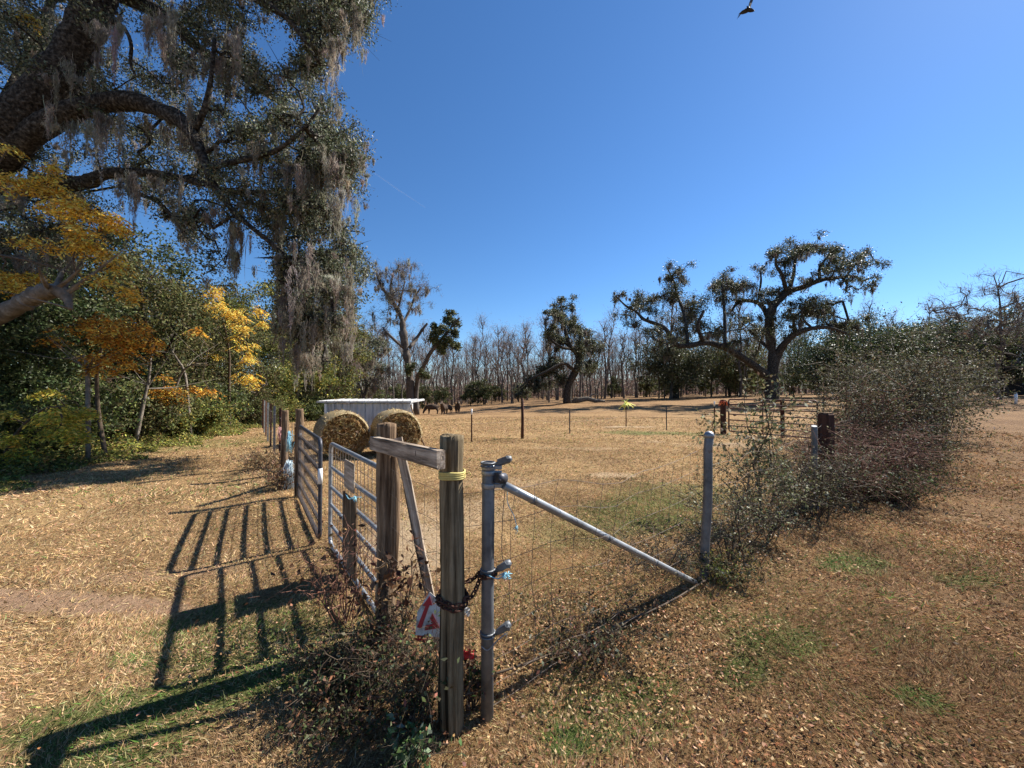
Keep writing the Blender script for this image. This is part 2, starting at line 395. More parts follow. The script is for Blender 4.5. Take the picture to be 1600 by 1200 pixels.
def fuzz(rs, anchors, length, radius, k, L, W, cols):
    N = len(anchors); ln = length * (.3 + 1.3 * rs.rand(N) ** 1.6); rd = radius * (.5 + .9 * rs.rand(N)); n = N * k
    i = np.repeat(np.arange(N), k); t = rs.rand(n) ** .85; env = np.sin(np.clip(t * .85 + .12, 0, 1) * math.pi) ** .8 * (1.15 - t * .75)
    # a few strand cores per tuft, so that the tuft splits into wisps
    core = rs.randn(N, 6, 2); j = rs.randint(6, size=n); off = core[i, j] * .6 + rs.randn(n, 2) * .28; tl = (.3 + .7 * rs.rand(N, 6) ** 1.3)[i, j]
    pos = anchors[i].copy(); pos[:, :2] += off * (rd[i] * env)[:, None]; pos[:, 2] -= t * tl * ln[i]
    up = np.stack([rs.randn(n) * .25, rs.randn(n) * .25, -np.ones(n) * 1.5], 1)
    tint = palette(rs, N, cols, .2)
    v, f, c = leaves(rs, pos, L, W, cols, updir=up, var=.2)
    c = .5 * c + .5 * np.repeat(tint[i], 4, axis=0)
    return v, f, c
def smoothline(pts, k=4):
    """Catmull-Rom through pts (n,m)"""
    pts = np.asarray(pts, float); n = len(pts)
    if n < 3: return pts
    q = np.vstack([2 * pts[0] - pts[1], pts, 2 * pts[-1] - pts[-2]]); out = []
    for i in range(1, n):
        p0, p1, p2, p3 = q[i - 1], q[i], q[i + 1], q[min(i + 2, n + 1)]
        for t in np.arange(k) / k:
            out.append(.5 * (2 * p1 + (p2 - p0) * t + (2 * p0 - 5 * p1 + 4 * p2 - p3) * t * t + (3 * p1 - p0 - 3 * p2 + p3) * t ** 3))
    out.append(pts[-1]); return np.array(out)

def link_branches(mb, rs, limbs, clumps, twig=.02, grow=.5, sag=.1, minr=.006, maxr=.3):
    """join every clump to the limbs through its nearest neighbours, thicker where more hangs on it"""
    nodes = [p[:3] for l in limbs for p in l[len(l) // 6:]]; nl = len(nodes)
    pos = np.array(nodes); C = clumps[:, :3]; left = list(range(len(C)))
    d0 = np.array([np.min(np.linalg.norm(pos - c, axis=1)) for c in C])
    order = np.argsort(d0); par = {}; allp = list(pos); ids = {}
    for ci in order:
        A = np.array(allp); d = np.linalg.norm(A - C[ci], axis=1) + .35 * np.maximum(0, A[:, 2] - C[ci][2])
        j = int(np.argmin(d)); par[len(allp)] = j; ids[len(allp)] = ci; allp.append(C[ci])
    cnt = {k: 1 for k in par}
    for k in sorted(par, reverse=True):
        if par[k] in cnt: cnt[par[k]] += cnt[k]
    for k, j in par.items():
        a = np.array(allp[j]); b = np.array(allp[k]); L = np.linalg.norm(b - a)
        if L < 1e-3: continue
        r1 = min(maxr, max(minr, twig * (cnt[k]) ** grow)); r0 = min(maxr, r1 * 1.25)
        m1 = a * .67 + b * .33 + rs.randn(3) * L * .1; m2 = a * .33 + b * .67 + rs.randn(3) * L * .1; m2[2] += sag * L
        mb.tube([a, m1, m2, b], [r0, r0 * .95, (r0 + r1) / 2, r1 * .8], 5, cap=False)
        rr = clumps[ids[k]][3:]
        for _ in range(4):
            e = b + rs.randn(3) * rr * .7
            mb.tube([b, (b + e) / 2 + rs.randn(3) * rr * .12, e], [r1 * .6, r1 * .4, minr * .5], 3, cap=False)

def traced(line, Y, dy=0.0, rs=rng, w0=None, w1=None):
    """photo trace (u,v,width_px[,depth offset]) to a smooth limb with real thickness at depth Y"""
    out = []
    for q in line:
        yy = Y + (q[3] if len(q) > 3 else 0) + dy; p = P(q[0], q[1], yy); out.append((*p, q[2] / 2 * yy / F))
    return smoothline(out, 4)

def make_tree(name, label, cat_, limbs, clumps, rs, base, n_leaf, size, cols, group=None, bark='bark', leafm='leaf', twig=.02,
              moss=None, sides=9, sub=7, tight=.32, var=.3, minr=.006, crown=True, droop=0, knob=.12):
    root = thing(name, label, cat_, base, 0, group); B = np.array(base)
    mb = MB()
    for l in limbs:
        r = [q[3] * (1 + knob * rs.randn() * .5) for q in l]
        mb.tube([q[:3] - B for q in l], r, sides if r[0] > .04 else 5)
    lim = [np.array([list(q[:3] - B) for q in l]) for l in limbs]
    cl = clumps.copy(); cl[:, :3] -= B
    link_branches(mb, rs, lim, cl, twig=twig, minr=minr)
    mb.build('trunk', M[bark], root)
    if crown and n_leaf:
        pos = clump_pos(rs, cl, n_leaf, sub, tight)
        v, f, c = leaves(rs, pos, size, size * .5, cols, var=var, droop=droop)
        obj('crown', mesh_np('crown', v, f, c), M[leafm], root)
    if moss:
        n, k, ln, w, sp, mc = moss
        w_ = cl[:, 3] * cl[:, 4]; i = rs.choice(len(cl), n, p=w_ / w_.sum())
        a = cl[i, :3] + rs.randn(n, 3) * cl[i, 3:] * .6; a[:, 2] -= cl[i, 5] * .15
        v, f, c = cat([strands(rs, a, max(2, k // 4), ln, w * .8, sp, mc), fuzz(rs, a, ln, sp[0] * 1.1, k * 11, w * 11, w * 1.0, mc)])
        obj('moss', mesh_np('moss', v, f, c), M['moss'], root)
    return root

# ------------------------------------------------------------------ ground
def ground():
    xs = np.concatenate([-np.geomspace(1500, 14, 40), np.linspace(-13.7, 13.7, 150), np.geomspace(14, 1500, 40)])
    ys = np.concatenate([np.linspace(-30, -.5, 12), np.linspace(-.2, 20, 130), np.geomspace(20.5, 3000, 90)])
    X, Y = np.meshgrid(xs, ys); Z = gz(X, Y)
    V = np.stack([X, Y, Z], -1).reshape(-1, 3); nx = len(xs); ny = len(ys)
    i = np.arange(nx * ny).reshape(ny, nx)
    Fq = np.stack([i[:-1, :-1], i[:-1, 1:], i[1:, 1:], i[1:, :-1]], -1).reshape(-1, 4)
    tag(obj('ground', mesh_np('ground', V, Fq, smooth=True), M['ground']), kind='structure')
ground()

def G(u, v):
    """near ground point under photo pixel"""
    Y = EYE * F / (v - 610); X = (u - 800) / F * Y
    return np.array((X, Y, float(gz(X, Y))))
def inpatch(x, y, kinds):
    w = np.zeros(len(x))
    for (u, v, rx, ry, k, amt, ang) in GROUND_PATCHES:
        if k not in kinds: continue
        Yd = EYE * F / (v - 610); Xd = (u - 800) / F * Yd; ca, sa = math.cos(ang), math.sin(ang)
        dx = x - Xd; dy = y - Yd
        amt = amt * (.6 if k == 'g' and u > 880 else 1)
        w = np.maximum(w, amt * np.clip(.9 * fbm(x, y, 2.2, int(u)) * (k == 'g') + 1.5 - ((dx * ca + dy * sa) / rx) ** 2 - ((dy * ca - dx * sa) / ry) ** 2, 0, 1))
    return w
def fbm(x, y, f, seed):
    rs = np.random.RandomState(seed); o = np.zeros(len(x)); a = 1.0; t = 0
    for k in range(5):
        for _ in range(3):
            th = rs.rand() * 6.28; o = o + a * np.sin((x * math.cos(th) + y * math.sin(th)) * f * 6.28 * (.7 + .6 * rs.rand()) * .3 + rs.rand() * 6.28); t += a
        f *= 1.9; a *= .7
    return o / t * 2.2
def grass():
    rs = np.random.RandomState(3); parts = []
    straw = [(.52, .36, .19), (.45, .3, .152), (.38, .25, .125), (.57, .42, .24), (.25, .155, .078)]
    brown = [(.4, .235, .115), (.3, .17, .08), (.5, .33, .185), (.21, .115, .053), (.1, .054, .027)]
    green = [(.1, .17, .035), (.16, .22, .06), (.06, .11, .025), (.2, .22, .09)]
    for (r0, r1, n, L, W) in ((.9, 2.2, 150000, .028, .0028), (2.2, 4.0, 250000, .029, .0036), (4.0, 7.0, 260000, .035, .0055), (7, 13, 170000, .05, .010), (13, 24, 80000, .07, .02)):
        r = np.sqrt(rs.rand(n) * (r1 * r1 - r0 * r0) + r0 * r0); th = (rs.rand(n) * 2 - 1) * R(62)
        x = r * np.sin(th); y = r * np.cos(th); den = fbm(x, y, 1.1, 5)
        keep = (rs.rand(n) > .93 * inpatch(x, y, 'sd')) & (rs.rand(n) < .72 + .4 * den); x = x[keep]; y = y[keep]; n = len(x)
        gr = rs.rand(n) < inpatch(x, y, 'g') * .6 + .02 + .1 * (fbm(x, y, .5, 31) > .45)
        rt = (x - 1.1 * y) * .5 + 1.2 + .8 * rs.randn(n) > .5
        z = gz(x, y) + .003 + .007 * rs.rand(n) * (L / .05)
        cm = fbm(x, y, .6, 9) * 5; up = np.stack([rs.randn(n) * .8 + .7 * np.cos(cm), rs.randn(n) * .8 + .7 * np.sin(cm), .05 + .4 * np.abs(rs.randn(n))], 1)
        a = up / np.linalg.norm(up, axis=1, keepdims=True)
        b = np.cross(a, rs.randn(n, 3)); b /= np.linalg.norm(b, axis=1, keepdims=True)
        s = (.5 + rs.rand(n, 1)) * np.where(gr, 1.15, 1)[:, None]; p = np.stack([x, y, z], 1)
        V = np.empty((n, 3, 3)); V[:, 0] = p - b * W / 2 * s; V[:, 1] = p + b * W / 2 * s; V[:, 2] = p + a * L * s
        V[:, :2, 2] -= .006
        c = np.where(gr[:, None], palette(rs, n, green), np.where(rt[:, None], palette(rs, n, brown), palette(rs, n, straw, .16)))
        c = c * (1 + .3 * fbm(x, y, 2.3, 11) + .14 * fbm(x, y, .5, 12))[:, None]
        parts.append((V.reshape(-1, 3), np.arange(n * 3).reshape(n, 3), np.repeat(np.clip(c, .01, 1), 3, axis=0)))
    v, f, c = cat(parts)
    tag(obj('dry_grass', mesh_np('dry_grass', v, f, c), M['grass']), 'short dry straw coloured grass with green tufts over the whole paddock and lawn', 'grass', kind='stuff')
    # fallen oak leaves
    parts = []
    tan = [(.32, .19, .1), (.22, .12, .06), (.4, .265, .15), (.12, .062, .032), (.36, .25, .14), (.22, .1, .045), (.27, .15, .075)]
    for (r0, r1, n, L) in ((.9, 3.2, 20000, .02), (3.2, 7, 26000, .026), (7, 13, 14000, .04)):
        r = np.sqrt(rs.rand(n) * (r1 * r1 - r0 * r0) + r0 * r0); th = (rs.rand(n) * 2 - 1) * R(62)
        x = r * np.sin(th); y = r * np.cos(th)
        rt = (x - 1.1 * y) * .5 + 1.6 > 0; near = np.abs((x + .6) + (y - 2.2) * .5) < 1.4
        keep = rs.rand(n) < np.clip(.55 + .9 * fbm(x, y, .9, 21), .05, 1) * np.where(rt, 1.0, np.where(near & (r < 3.5), .5, .06)); x = x[keep]; y = y[keep]
        pos = np.stack([x, y, gz(x, y) + .02 + .02 * rs.rand(len(x))], 1)
        parts.append(leaves(rs, pos, L, L * .55, tan, flat=.55))
    v, f, c = cat(parts)
    tag(obj('fallen_leaves', mesh_np('fallen_leaves', v, f, c), M['litter']), 'curled tan fallen leaves scattered over the brown turf', 'leaves', kind='stuff')
grass()

# ------------------------------------------------------------------ fence corner
LUMP = [0]
def round_post(name, label, x, y, h, r, mat, top='flat', lean=(0, 0), n=18, category='post', depth=.12):
    LUMP[0] += 1; rs = np.random.RandomState(100 + LUMP[0])
    base = (x, y, float(gz(x, y))); root = thing(name, label, category, base)
    mb = MB(); pts = []; rr = []
    K = 14
    ph = rs.rand() * 6
    for i in range(K + 1):
        t = i / K; z = -depth + t * (h + depth)
        pts.append((lean[0] * t + .004 * math.sin(ph + t * 9), lean[1] * t + .004 * math.cos(ph * 2 + t * 7), z)); rr.append(r * (1.04 - .06 * t + .012 * math.sin(t * 23 + ph)))
    rr[-1] *= .93; pts.insert(-1, (lean[0], lean[1], h - .012)); rr.insert(-1, r)
    if mat in ('post_wood', 'old_wood'):
        n = 84; zz = np.linspace(-depth, h, 60); al = np.linspace(0, 2 * math.pi, n, endpoint=False); vs = []
        cr = [(rs.rand() * 6.28, h * (.1 + .5 * rs.rand()), h * (.25 + .3 * rs.rand()), .003 + .004 * rs.rand(), rs.rand() * 6) for _ in range(5)]
        cr[0] = (-1.25, h * .35, h * .45, .012, 1.0); kn = [(rs.rand() * 6.28, rs.rand() * h) for _ in range(4)] + [(-1.0, h * .87)]
        for i, z in enumerate(zz):
            t = (z + depth) / (h + depth); q = r * (1.04 - .06 * t + .01 * math.sin(t * 23 + ph)) * np.ones(n)
            q += .0012 * np.sin(al * 9 + ph + .8 * math.sin(z * 5)) + .0008 * np.sin(al * 21 + z * 3 + ph) + .003 * np.sin(al * 2 + z * 1.7 + ph)
            for (a0, zc, zr, dp, p0) in cr:
                w_ = max(0, 1 - ((z - zc) / zr) ** 2); da = (al - a0 - .08 * math.sin(z * 6 + p0) + math.pi) % (2 * math.pi) - math.pi; q -= dp * w_ * np.exp(-(da / (.022 + .012 * w_)) ** 2)
            for (a0, zc) in kn:
                da = (al - a0 + math.pi) % (2 * math.pi) - math.pi; q += .004 * np.exp(-(da / .22) ** 2 - ((z - zc) / .025) ** 2)
            if i == len(zz) - 1: q = q * .975
            cx = lean[0] * t + .004 * math.sin(ph + t * 9); cy = lean[1] * t + .004 * math.cos(ph * 2 + t * 7)
            for k in range(n): vs.append((cx + q[k] * math.cos(al[k]), cy + q[k] * math.sin(al[k]), z + (.004 * math.sin(al[k] * 2 + ph) if i > len(zz) - 3 else 0)))
        R_ = len(zz); base_i = (R_ - 1) * n
        for f_ in (.7, .35): 
            for k in range(n): vs.append((cx + (vs[base_i + k][0] - cx) * f_, cy + (vs[base_i + k][1] - cy) * f_, h + .003 * math.sin(k * .9) - .002))
        fs = [(i * n + k, i * n + (k + 1) % n, (i + 1) * n + (k + 1) % n, (i + 1) * n + k) for i in range(R_ + 1) for k in range(n)]
        fs.append(tuple((R_ + 1) * n + k for k in range(n))); mb.add(vs, fs, True)
    else: mb.tube(pts, rr, n)
    mb.build('shaft', M[mat], root)
    return root
A = (-.287, 1.85)      # front wooden post
B_ = (-.82, 2.52)      # second wooden post
Cg = (-3.16, 5.72)     # gate post at the far leaf
p1 = round_post('wooden_post', 'thick round olive brown wooden post with a yellow band, nearest the camera', A[0], A[1], 1.385, .0585, 'post_wood')
mb = MB()
for dz, rr in ((0, .0605), (.009, .061), (.019, .0605), (.027, .0602)):
    pts = [(math.cos(a) * rr, math.sin(a) * rr, 1.185 + dz + .002 * math.sin(a * 3)) for a in np.linspace(0, 2 * math.pi, 25)]
    mb.tube(pts, [.0052] * 25, 6, cap=False)
mb.tube([(.06, -.01, 1.2), (.085, -.01, 1.21), (.09, -.012, 1.195)], .003, 5)
mb.build('yellow_band', M['yellow'], p1)
# drying cracks on the front post, as dark grooves proud of nothing: thin sunken slivers
p2 = round_post('wooden_post', 'grey brown wooden post with torn bark behind the nailed crossbeam', B_[0], B_[1], 1.385, .062, 'old_wood')
mb = MB()   # strip of bark and knots that swells on its right side
mb.tube([(.05, -.02, .35), (.062, -.025, .7), (.066, -.02, 1.0), (.05, -.015, 1.18), (.035, -.01, 1.25)], [.022, .034, .03, .02, .006], 8)
mb.build('bark_strip', M['old_wood'], p2)

# crossbeam
def timber(name, a, b, w, h, mat, up=(0, 0, 1), bev=.004):
    a = Vector(a); b = Vector(b); x = (b - a).normalized(); y = Vector(up).cross(x).normalized(); z = x.cross(y); L = (b - a).length
    mb = MB(); K = 10; rs = np.random.RandomState(int(L * 1000) % 999); prev = None
    prof = [(-w / 2, -h / 2 + bev), (-w / 2 + bev, -h / 2), (w / 2 - bev, -h / 2), (w / 2, -h / 2 + bev), (w / 2, h / 2 - bev), (w / 2 - bev, h / 2), (-w / 2 + bev, h / 2), (-w / 2, h / 2 - bev)]
    vs = []
    for i in range(K + 1):
        o = rs.randn(2) * .0012
        for (py, pz) in prof: vs.append((-L / 2 + L * i / K, py + o[0] + rs.randn() * .0006, pz + o[1] + rs.randn() * .0009))
    fs = [(i * 8 + k, i * 8 + (k + 1) % 8, (i + 1) * 8 + (k + 1) % 8, (i + 1) * 8 + k) for i in range(K) for k in range(8)] + [tuple(range(8))[::-1], tuple(K * 8 + k for k in range(8))]
    mb.add(vs, fs); o = mb.build(name, M[mat]); mw = Matrix((x, y, z)).transposed().to_4x4(); mw.translation = (a + b) / 2; o.matrix_world = mw
    return o
a = Vector((-.895, 2.475, 1.262)); b = Vector((-.317, 1.728, 1.29))
cb = timber('crossbeam', a, b, .042, .085, 'grey_wood')
tag(cb, 'weathered whitish grey timber nailed level across the two nearest wooden posts', 'beam')
for (x_, z_) in ((-.36, .015), (-.33, -.018), (.36, .014), (.32, -.016)):
    mb = MB(); mb.tube([(x_, .019, z_), (x_, .0225, z_)], .0032, 6); mb.build('nail', M['rust'], cb)
mb = MB(); mb.tube([(.24, -.0215, .02), (.245, -.0222, -.005)], .0016, 4); mb.build('split', M['dark_wood'], cb)
# leaning prop board
pb = timber('prop_board', P(622, 684, 2.42), (P(692, 985, 2.3)[0], 2.3, .0), .055, .022, 'grey_wood', up=(0, 1, 0), bev=.003)
tag(pb, 'narrow whitish grey board leaning diagonally down behind the front wooden post', 'board')

# steel terminal post with clamps
mx, my = -.122, 1.9
sp = thing('steel_post', 'galvanised round steel fence post with clamps, beside the yellow banded wooden post', 'post', (mx, my, 0))
mb = MB(); mb.tube([(.0, 0, -.1), (.002, 0, .6), (.006, 0, 1.235), (.006, 0, 1.24)], [.031, .031, .031, .029], 20); mb.build('shaft', M['galv_dark'], sp)
for z, w_ in ((1.195, .011), (1.222, .011), (1.132, .0125)):
    mb = MB(); mb.tube([(.006, 0, z - w_), (.006, 0, z - w_ * .6), (.006, 0, z + w_ * .6), (.006, 0, z + w_)], [.0335, .0348, .0348, .0335], 20)
    mb.box((.05, -.006, z), (.045, .014, .02), bev=.003); mb.build('brace_band', M['galv'], sp)
def clamp(z, tilt, rot):
    c = MB(); q = Vector((.04, -.004, z)); d = Vector((.085 * math.cos(tilt), .02, .085 * math.sin(tilt)))
    c.tube([q, q + d * .35, q + d * .8, q + d], [.008, .017, .02, .012], 8)
    c.tube([q + d * .85 + Vector((0, -.03, 0)), q + d * .85 + Vector((0, .03, 0))], .006, 6)
    c.box(q + d * .85 + Vector((0, -.032, 0)), (.018, .009, .018), bev=.002)
    c.box(q + d * .45 + Vector((0, -.018, .008)), (.05, .006, .03), Matrix.Rotation(-tilt, 3, 'Y'), bev=.002)
    for zz in (-.008, .008): c.tube([(math.cos(a_) * .034 + .003, math.sin(a_) * .034, z + zz) for a_ in np.linspace(0, 6.28, 17)], .005, 5, cap=False)
    return c.build('pipe_clamp', M['galv_dark'], sp)
clamp(1.235, .35, 0); clamp(.715, .45, 0); clamp(.41, .5, 0)
mb = MB(); mb.tube([(.045, -.03, 1.175), (.085, .01, 1.165)], .026, 12); mb.tube([(.06, -.035, 1.17), (.052, -.045, 1.17)], .012, 8)
mb.build('rail_end_cup', M['dark_steel'], sp)

p3x, p3y = 1.62, 3.27
s3 = round_post('steel_post', 'leaning grey steel pipe post with a domed cap, where the bare thicket begins', p3x, p3y, 1.2, .036, 'galv_dark', lean=(.055, .0))
mb = MB(); mb.tube([(.055, 0, 1.19), (.055, 0, 1.215), (.055, 0, 1.235), (.055, 0, 1.245)], [.041, .041, .03, .008], 16); mb.build('cap', M['galv'], s3)

# diagonal brace rail
mb = MB(); ra = P(786, 757, 1.9); rb = P(1086, 910, 3.15)
pts = [Vector(ra).lerp(Vector(rb), t) for t in np.linspace(0, 1, 9)]
mb.tube(pts, [.021] * 9, 14)
rail = mb.build('brace_rail', M['galv']); tag(rail, 'thin galvanised pipe sloping from the clamped steel post down to the next post', 'rail')
for t in (.1, .42, .7):
    mb = MB(); q = Vector(ra).lerp(Vector(rb), t); d = (Vector(rb) - Vector(ra)).normalized(); mb.tube([q - d * .012, q + d * .012], .0225, 14); mb.build('collar', M['galv_dark'], rail)

# rusty chain
def chain():
    root_pts = []
    z0 = .615
    c1 = [(A[0] + .068 * math.cos(t), A[1] + .068 * math.sin(t), z0 + .012 * math.sin(2 * t)) for t in np.linspace(-.2, 2 * math.pi - .2, 20)]
    m1 = [np.array((A[0] + .07, A[1] - .02, z0)) * (1 - t) + np.array((mx - .03, my - .01, .7)) * t - np.array((0, 0, .035 * math.sin(math.pi * t))) for t in np.linspace(0, 1, 6)]
    m2 = [(mx + .04 * math.cos(t), my + .04 * math.sin(t), .7) for t in np.linspace(math.pi, 2.6 * math.pi, 8)]
    m3 = [np.array((A[0] + .06, A[1] + .04, z0 + .05)) * (1 - t) + np.array((mx, my + .04, .74)) * t - np.array((0, 0, .02 * math.sin(math.pi * t))) for t in np.linspace(0, 1, 6)]
    mb = MB(); k = 0
    for path in (c1, [tuple(p + np.array((0, 0, -.022))) for p in map(np.array, c1)], m1, m2, m3):
        path = [Vector(p) for p in path]
        d = [0]
        for i in range(1, len(path)): d.append(d[-1] + (path[i] - path[i - 1]).length)
        s = 0
        while s < d[-1]:
            def at(x):
                x = min(max(x, 0), d[-1] - 1e-6)
                for i in range(1, len(d)):
                    if d[i] >= x: return path[i - 1].lerp(path[i], (x - d[i - 1]) / max(1e-6, d[i] - d[i - 1]))
                return path[-1]
            c0 = at(s); t = (at(s + .01) - at(s - .01)).normalized()
            side = t.cross(Vector((0, 0, 1))).normalized(); up = t.cross(side)
            w = side if k % 2 else up; k += 1
            ring = [c0 + t * .018 * math.cos(a_) + w * .010 * math.sin(a_) for a_ in np.linspace(0, 6.283, 11)]
            mb.tube(ring, .0042, 5, cap=False); s += .024
    o = mb.build('chain', M['rust']); tag(o, 'rusty chain wrapped round the front wooden post and tied to the steel post', 'chain')
chain()

# hanging twine and frayed blue rope on the rail
def twine(name, label, cat_, pts, mat, fray=0, r=.0022, seed=1, spread=.03, L=.06):
    rs = np.random.RandomState(seed); mb = MB(); s = smoothline([tuple(p) for p in pts], 5)
    mb.tube([tuple(p) for p in s], r, 5)
    for _ in range(fray):
        e = s[-1] + np.array((rs.randn() * spread, rs.randn() * spread, -abs(rs.randn()) * L)); m = (s[-1] + e) / 2 + rs.randn(3) * spread * .4
        mb.tube([tuple(s[-1]), tuple(m), tuple(e)], r * .6, 4)
    o = mb.build(name, M[mat]); tag(o, label, cat_); return o
twine('twine', 'thin loop of twine hanging straight down from the top of the brace rail', 'twine', [P(790, 758, 1.93), P(786, 800, 1.93), P(784, 860, 1.93), P(789, 885, 1.93)], 'wire', 0, .002)
twine('twine', 'frayed teal blue twine dangling from the brace rail', 'twine', [P(793, 760, 1.95), P(793, 785, 1.95), P(803, 806, 1.95), P(807, 822, 1.95)], 'twine', 14, .002, 2, .012, .02)
twine('twine', 'frayed bright blue twine tied at the middle clamp of the steel post', 'twine', [P(764, 900, 1.86), P(778, 904, 1.86), P(790, 897, 1.86)], 'twine', 26, .003, 3, .018, .012)
twine('wire_tie', 'pale wire tie round the lowest clamp of the steel post', 'wire', [P(752, 1010, 1.86), P(762, 1016, 1.86), P(775, 1003, 1.87), P(790, 990, 1.88)], 'galv', 3, .003, 4, .02, .01)

# red and white sign and plastic scraps behind the front post
def flatpoly(name, pts2, o, xv, yv, th, mat, parent=None, off=0.0):
    xv = Vector(xv).normalized(); yv = Vector(yv).normalized(); nn = xv.cross(yv).normalized(); o = Vector(o) + nn * off
    n = len(pts2); vs = [o + xv * p[0] + yv * p[1] + nn * th / 2 for p in pts2] + [o + xv * p[0] + yv * p[1] - nn * th / 2 for p in pts2]
    mb = MB(); mb.add(vs, [list(range(n)), list(range(n, 2 * n))[::-1]] + [[i, n + i, n + (i + 1) % n, (i + 1) % n] for i in range(n)])
    return mb.build(name, mat, parent)
so = P(667, 962, 2.0); xv = (1, .25, -.12); yv = (.05, .25, 1)
w = .085
board = flatpoly('sign', [(-.05, -.085), (.075, -.1), (.1, .04), (.004, .11), (-.05, .02)], so, xv, yv, .005, M['sign_white'])
tag(board, 'crumpled white plastic sign with red strokes leaning behind the front wooden post', 'sign')
fo = .0045
flatpoly('red_stroke', [(-.044, -.05), (-.022, -.056), (.008, .05), (.022, .048), (.004, .092), (-.028, .048), (-.012, .046)], so, xv, yv, .003, M['red'], board, fo)
flatpoly('red_stroke', [(-.006, -.066), (.07, -.056), (.026, .012), (.016, -.012), (.034, -.036), (-.004, -.044)], so, xv, yv, .003, M['red'], board, fo)
def scrap(label, p, s, mat, seed):
    rs = np.random.RandomState(seed); mb = MB(); n = 7
    g = [[Vector((p[0] + (i / n - .5) * s + rs.randn() * s * .06, p[1] + rs.randn() * s * .1, p[2] + (j / n - .5) * s * .8 + rs.randn() * s * .07)) for i in range(n + 1)] for j in range(n + 1)]
    vs = [q for r_ in g for q in r_]; fs = [(j * (n + 1) + i, j * (n + 1) + i + 1, (j + 1) * (n + 1) + i + 1, (j + 1) * (n + 1) + i) for i in range(n) for j in range(n) if rs.rand() > .22]
    mb.add(vs, fs); o = mb.build('plastic_scrap', M[mat]); tag(o, label, 'litter')
scrap('torn red plastic scrap low between the front wooden post and the steel post', P(732, 1022, 1.95), .06, 'red', 1)
scrap('torn orange plastic scrap at the foot of the second wooden post', P(615, 1001, 2.3), .09, 'orange', 2)
scrap('small crumpled white scrap beside the chain on the front wooden post', P(726, 955, 1.95), .05, 'white', 3)
scrap('dark red plastic scrap in the weeds left of the front wooden post', P(655, 995, 2.05), .06, 'red', 4)

# ------------------------------------------------------------------ woven wire runs
def woven(name, label, pts, hs, step, rs, r=.0018, wob=.02, z0=.04, group=None, bend=0):
    r *= .62
    """pts: ground points; hs: wire heights"""
    mb = MB(); pts = [np.array(p, float) for p in pts]
    d = [0]
    for i in range(1, len(pts)): d.append(d[-1] + np.linalg.norm(pts[i][:2] - pts[i - 1][:2]))
    n = max(2, int(d[-1] / step)); ss = np.linspace(0, d[-1], n + 1)
    x = np.interp(ss, d, [p[0] for p in pts]); y = np.interp(ss, d, [p[1] for p in pts]); g = gz(x, y)
    tx = (pts[-1] - pts[0])[:2]; tx = tx / np.linalg.norm(tx); nx = np.array((-tx[1], tx[0]))
    sag = rs.randn(n + 1) * wob; sag = np.convolve(sag, [.25, .5, .25], 'same')
    H = max(hs); grid = {}
    for k, h in enumerate(hs):
        line = []
        for i in range(n + 1):
            lean = bend * math.sin(math.pi * i / n) * (h / H) ** 2
            dd = nx * (sag[i] * h / H + lean) + tx * rs.randn() * wob * .35
            q = (x[i] + dd[0], y[i] + dd[1], g[i] + z0 + h + sag[i] * .6 - abs(bend) * .35 * math.sin(math.pi * i / n) * (h / H) ** 2); line.append(q); grid[(k, i)] = q
        mb.tube(line, r, 4, cap=False)
    for i in range(n + 1):
        mb.tube([grid[(k, i)] for k in range(len(hs))], r * .85, 4, cap=False)
    o = mb.build(name, M['wire']); tag(o, label, 'wire fence', group); return o
rs = np.random.RandomState(21)
HS = [0, .1, .22, .36, .52, .7, .9, 1.06]
woven('woven_wire', 'short stretch of rusty woven wire between the front wooden post and the steel post', [A, (mx, my)], HS, .12, rs, wob=.006)
woven('woven_wire', 'sagging rusty woven wire below the sloping brace rail', [(mx, my), (p3x, p3y)], HS, .14, rs, r=.0024, wob=.03, bend=-.12)
woven('woven_wire', 'rusty woven wire between the two nearest wooden posts behind the prop board', [B_, A], HS, .13, rs, wob=.012)
woven('woven_wire', 'woven wire tangled in the thicket beyond the leaning steel pipe post', [(p3x, p3y), (4.14, 5.26), (9, 9.4)], HS, .16, rs, r=.002, wob=.03)
FL = [Cg, (-4.28, 7.25), (-5.95, 9.6), (-8.1, 12.7), (-11.45, 17.6)]
woven('woven_wire', 'grey woven wire running back along the lawn left of the gates', FL, [0, .12, .25, .4, .58, .78, 1.0], .2, rs, r=.003, wob=.02)
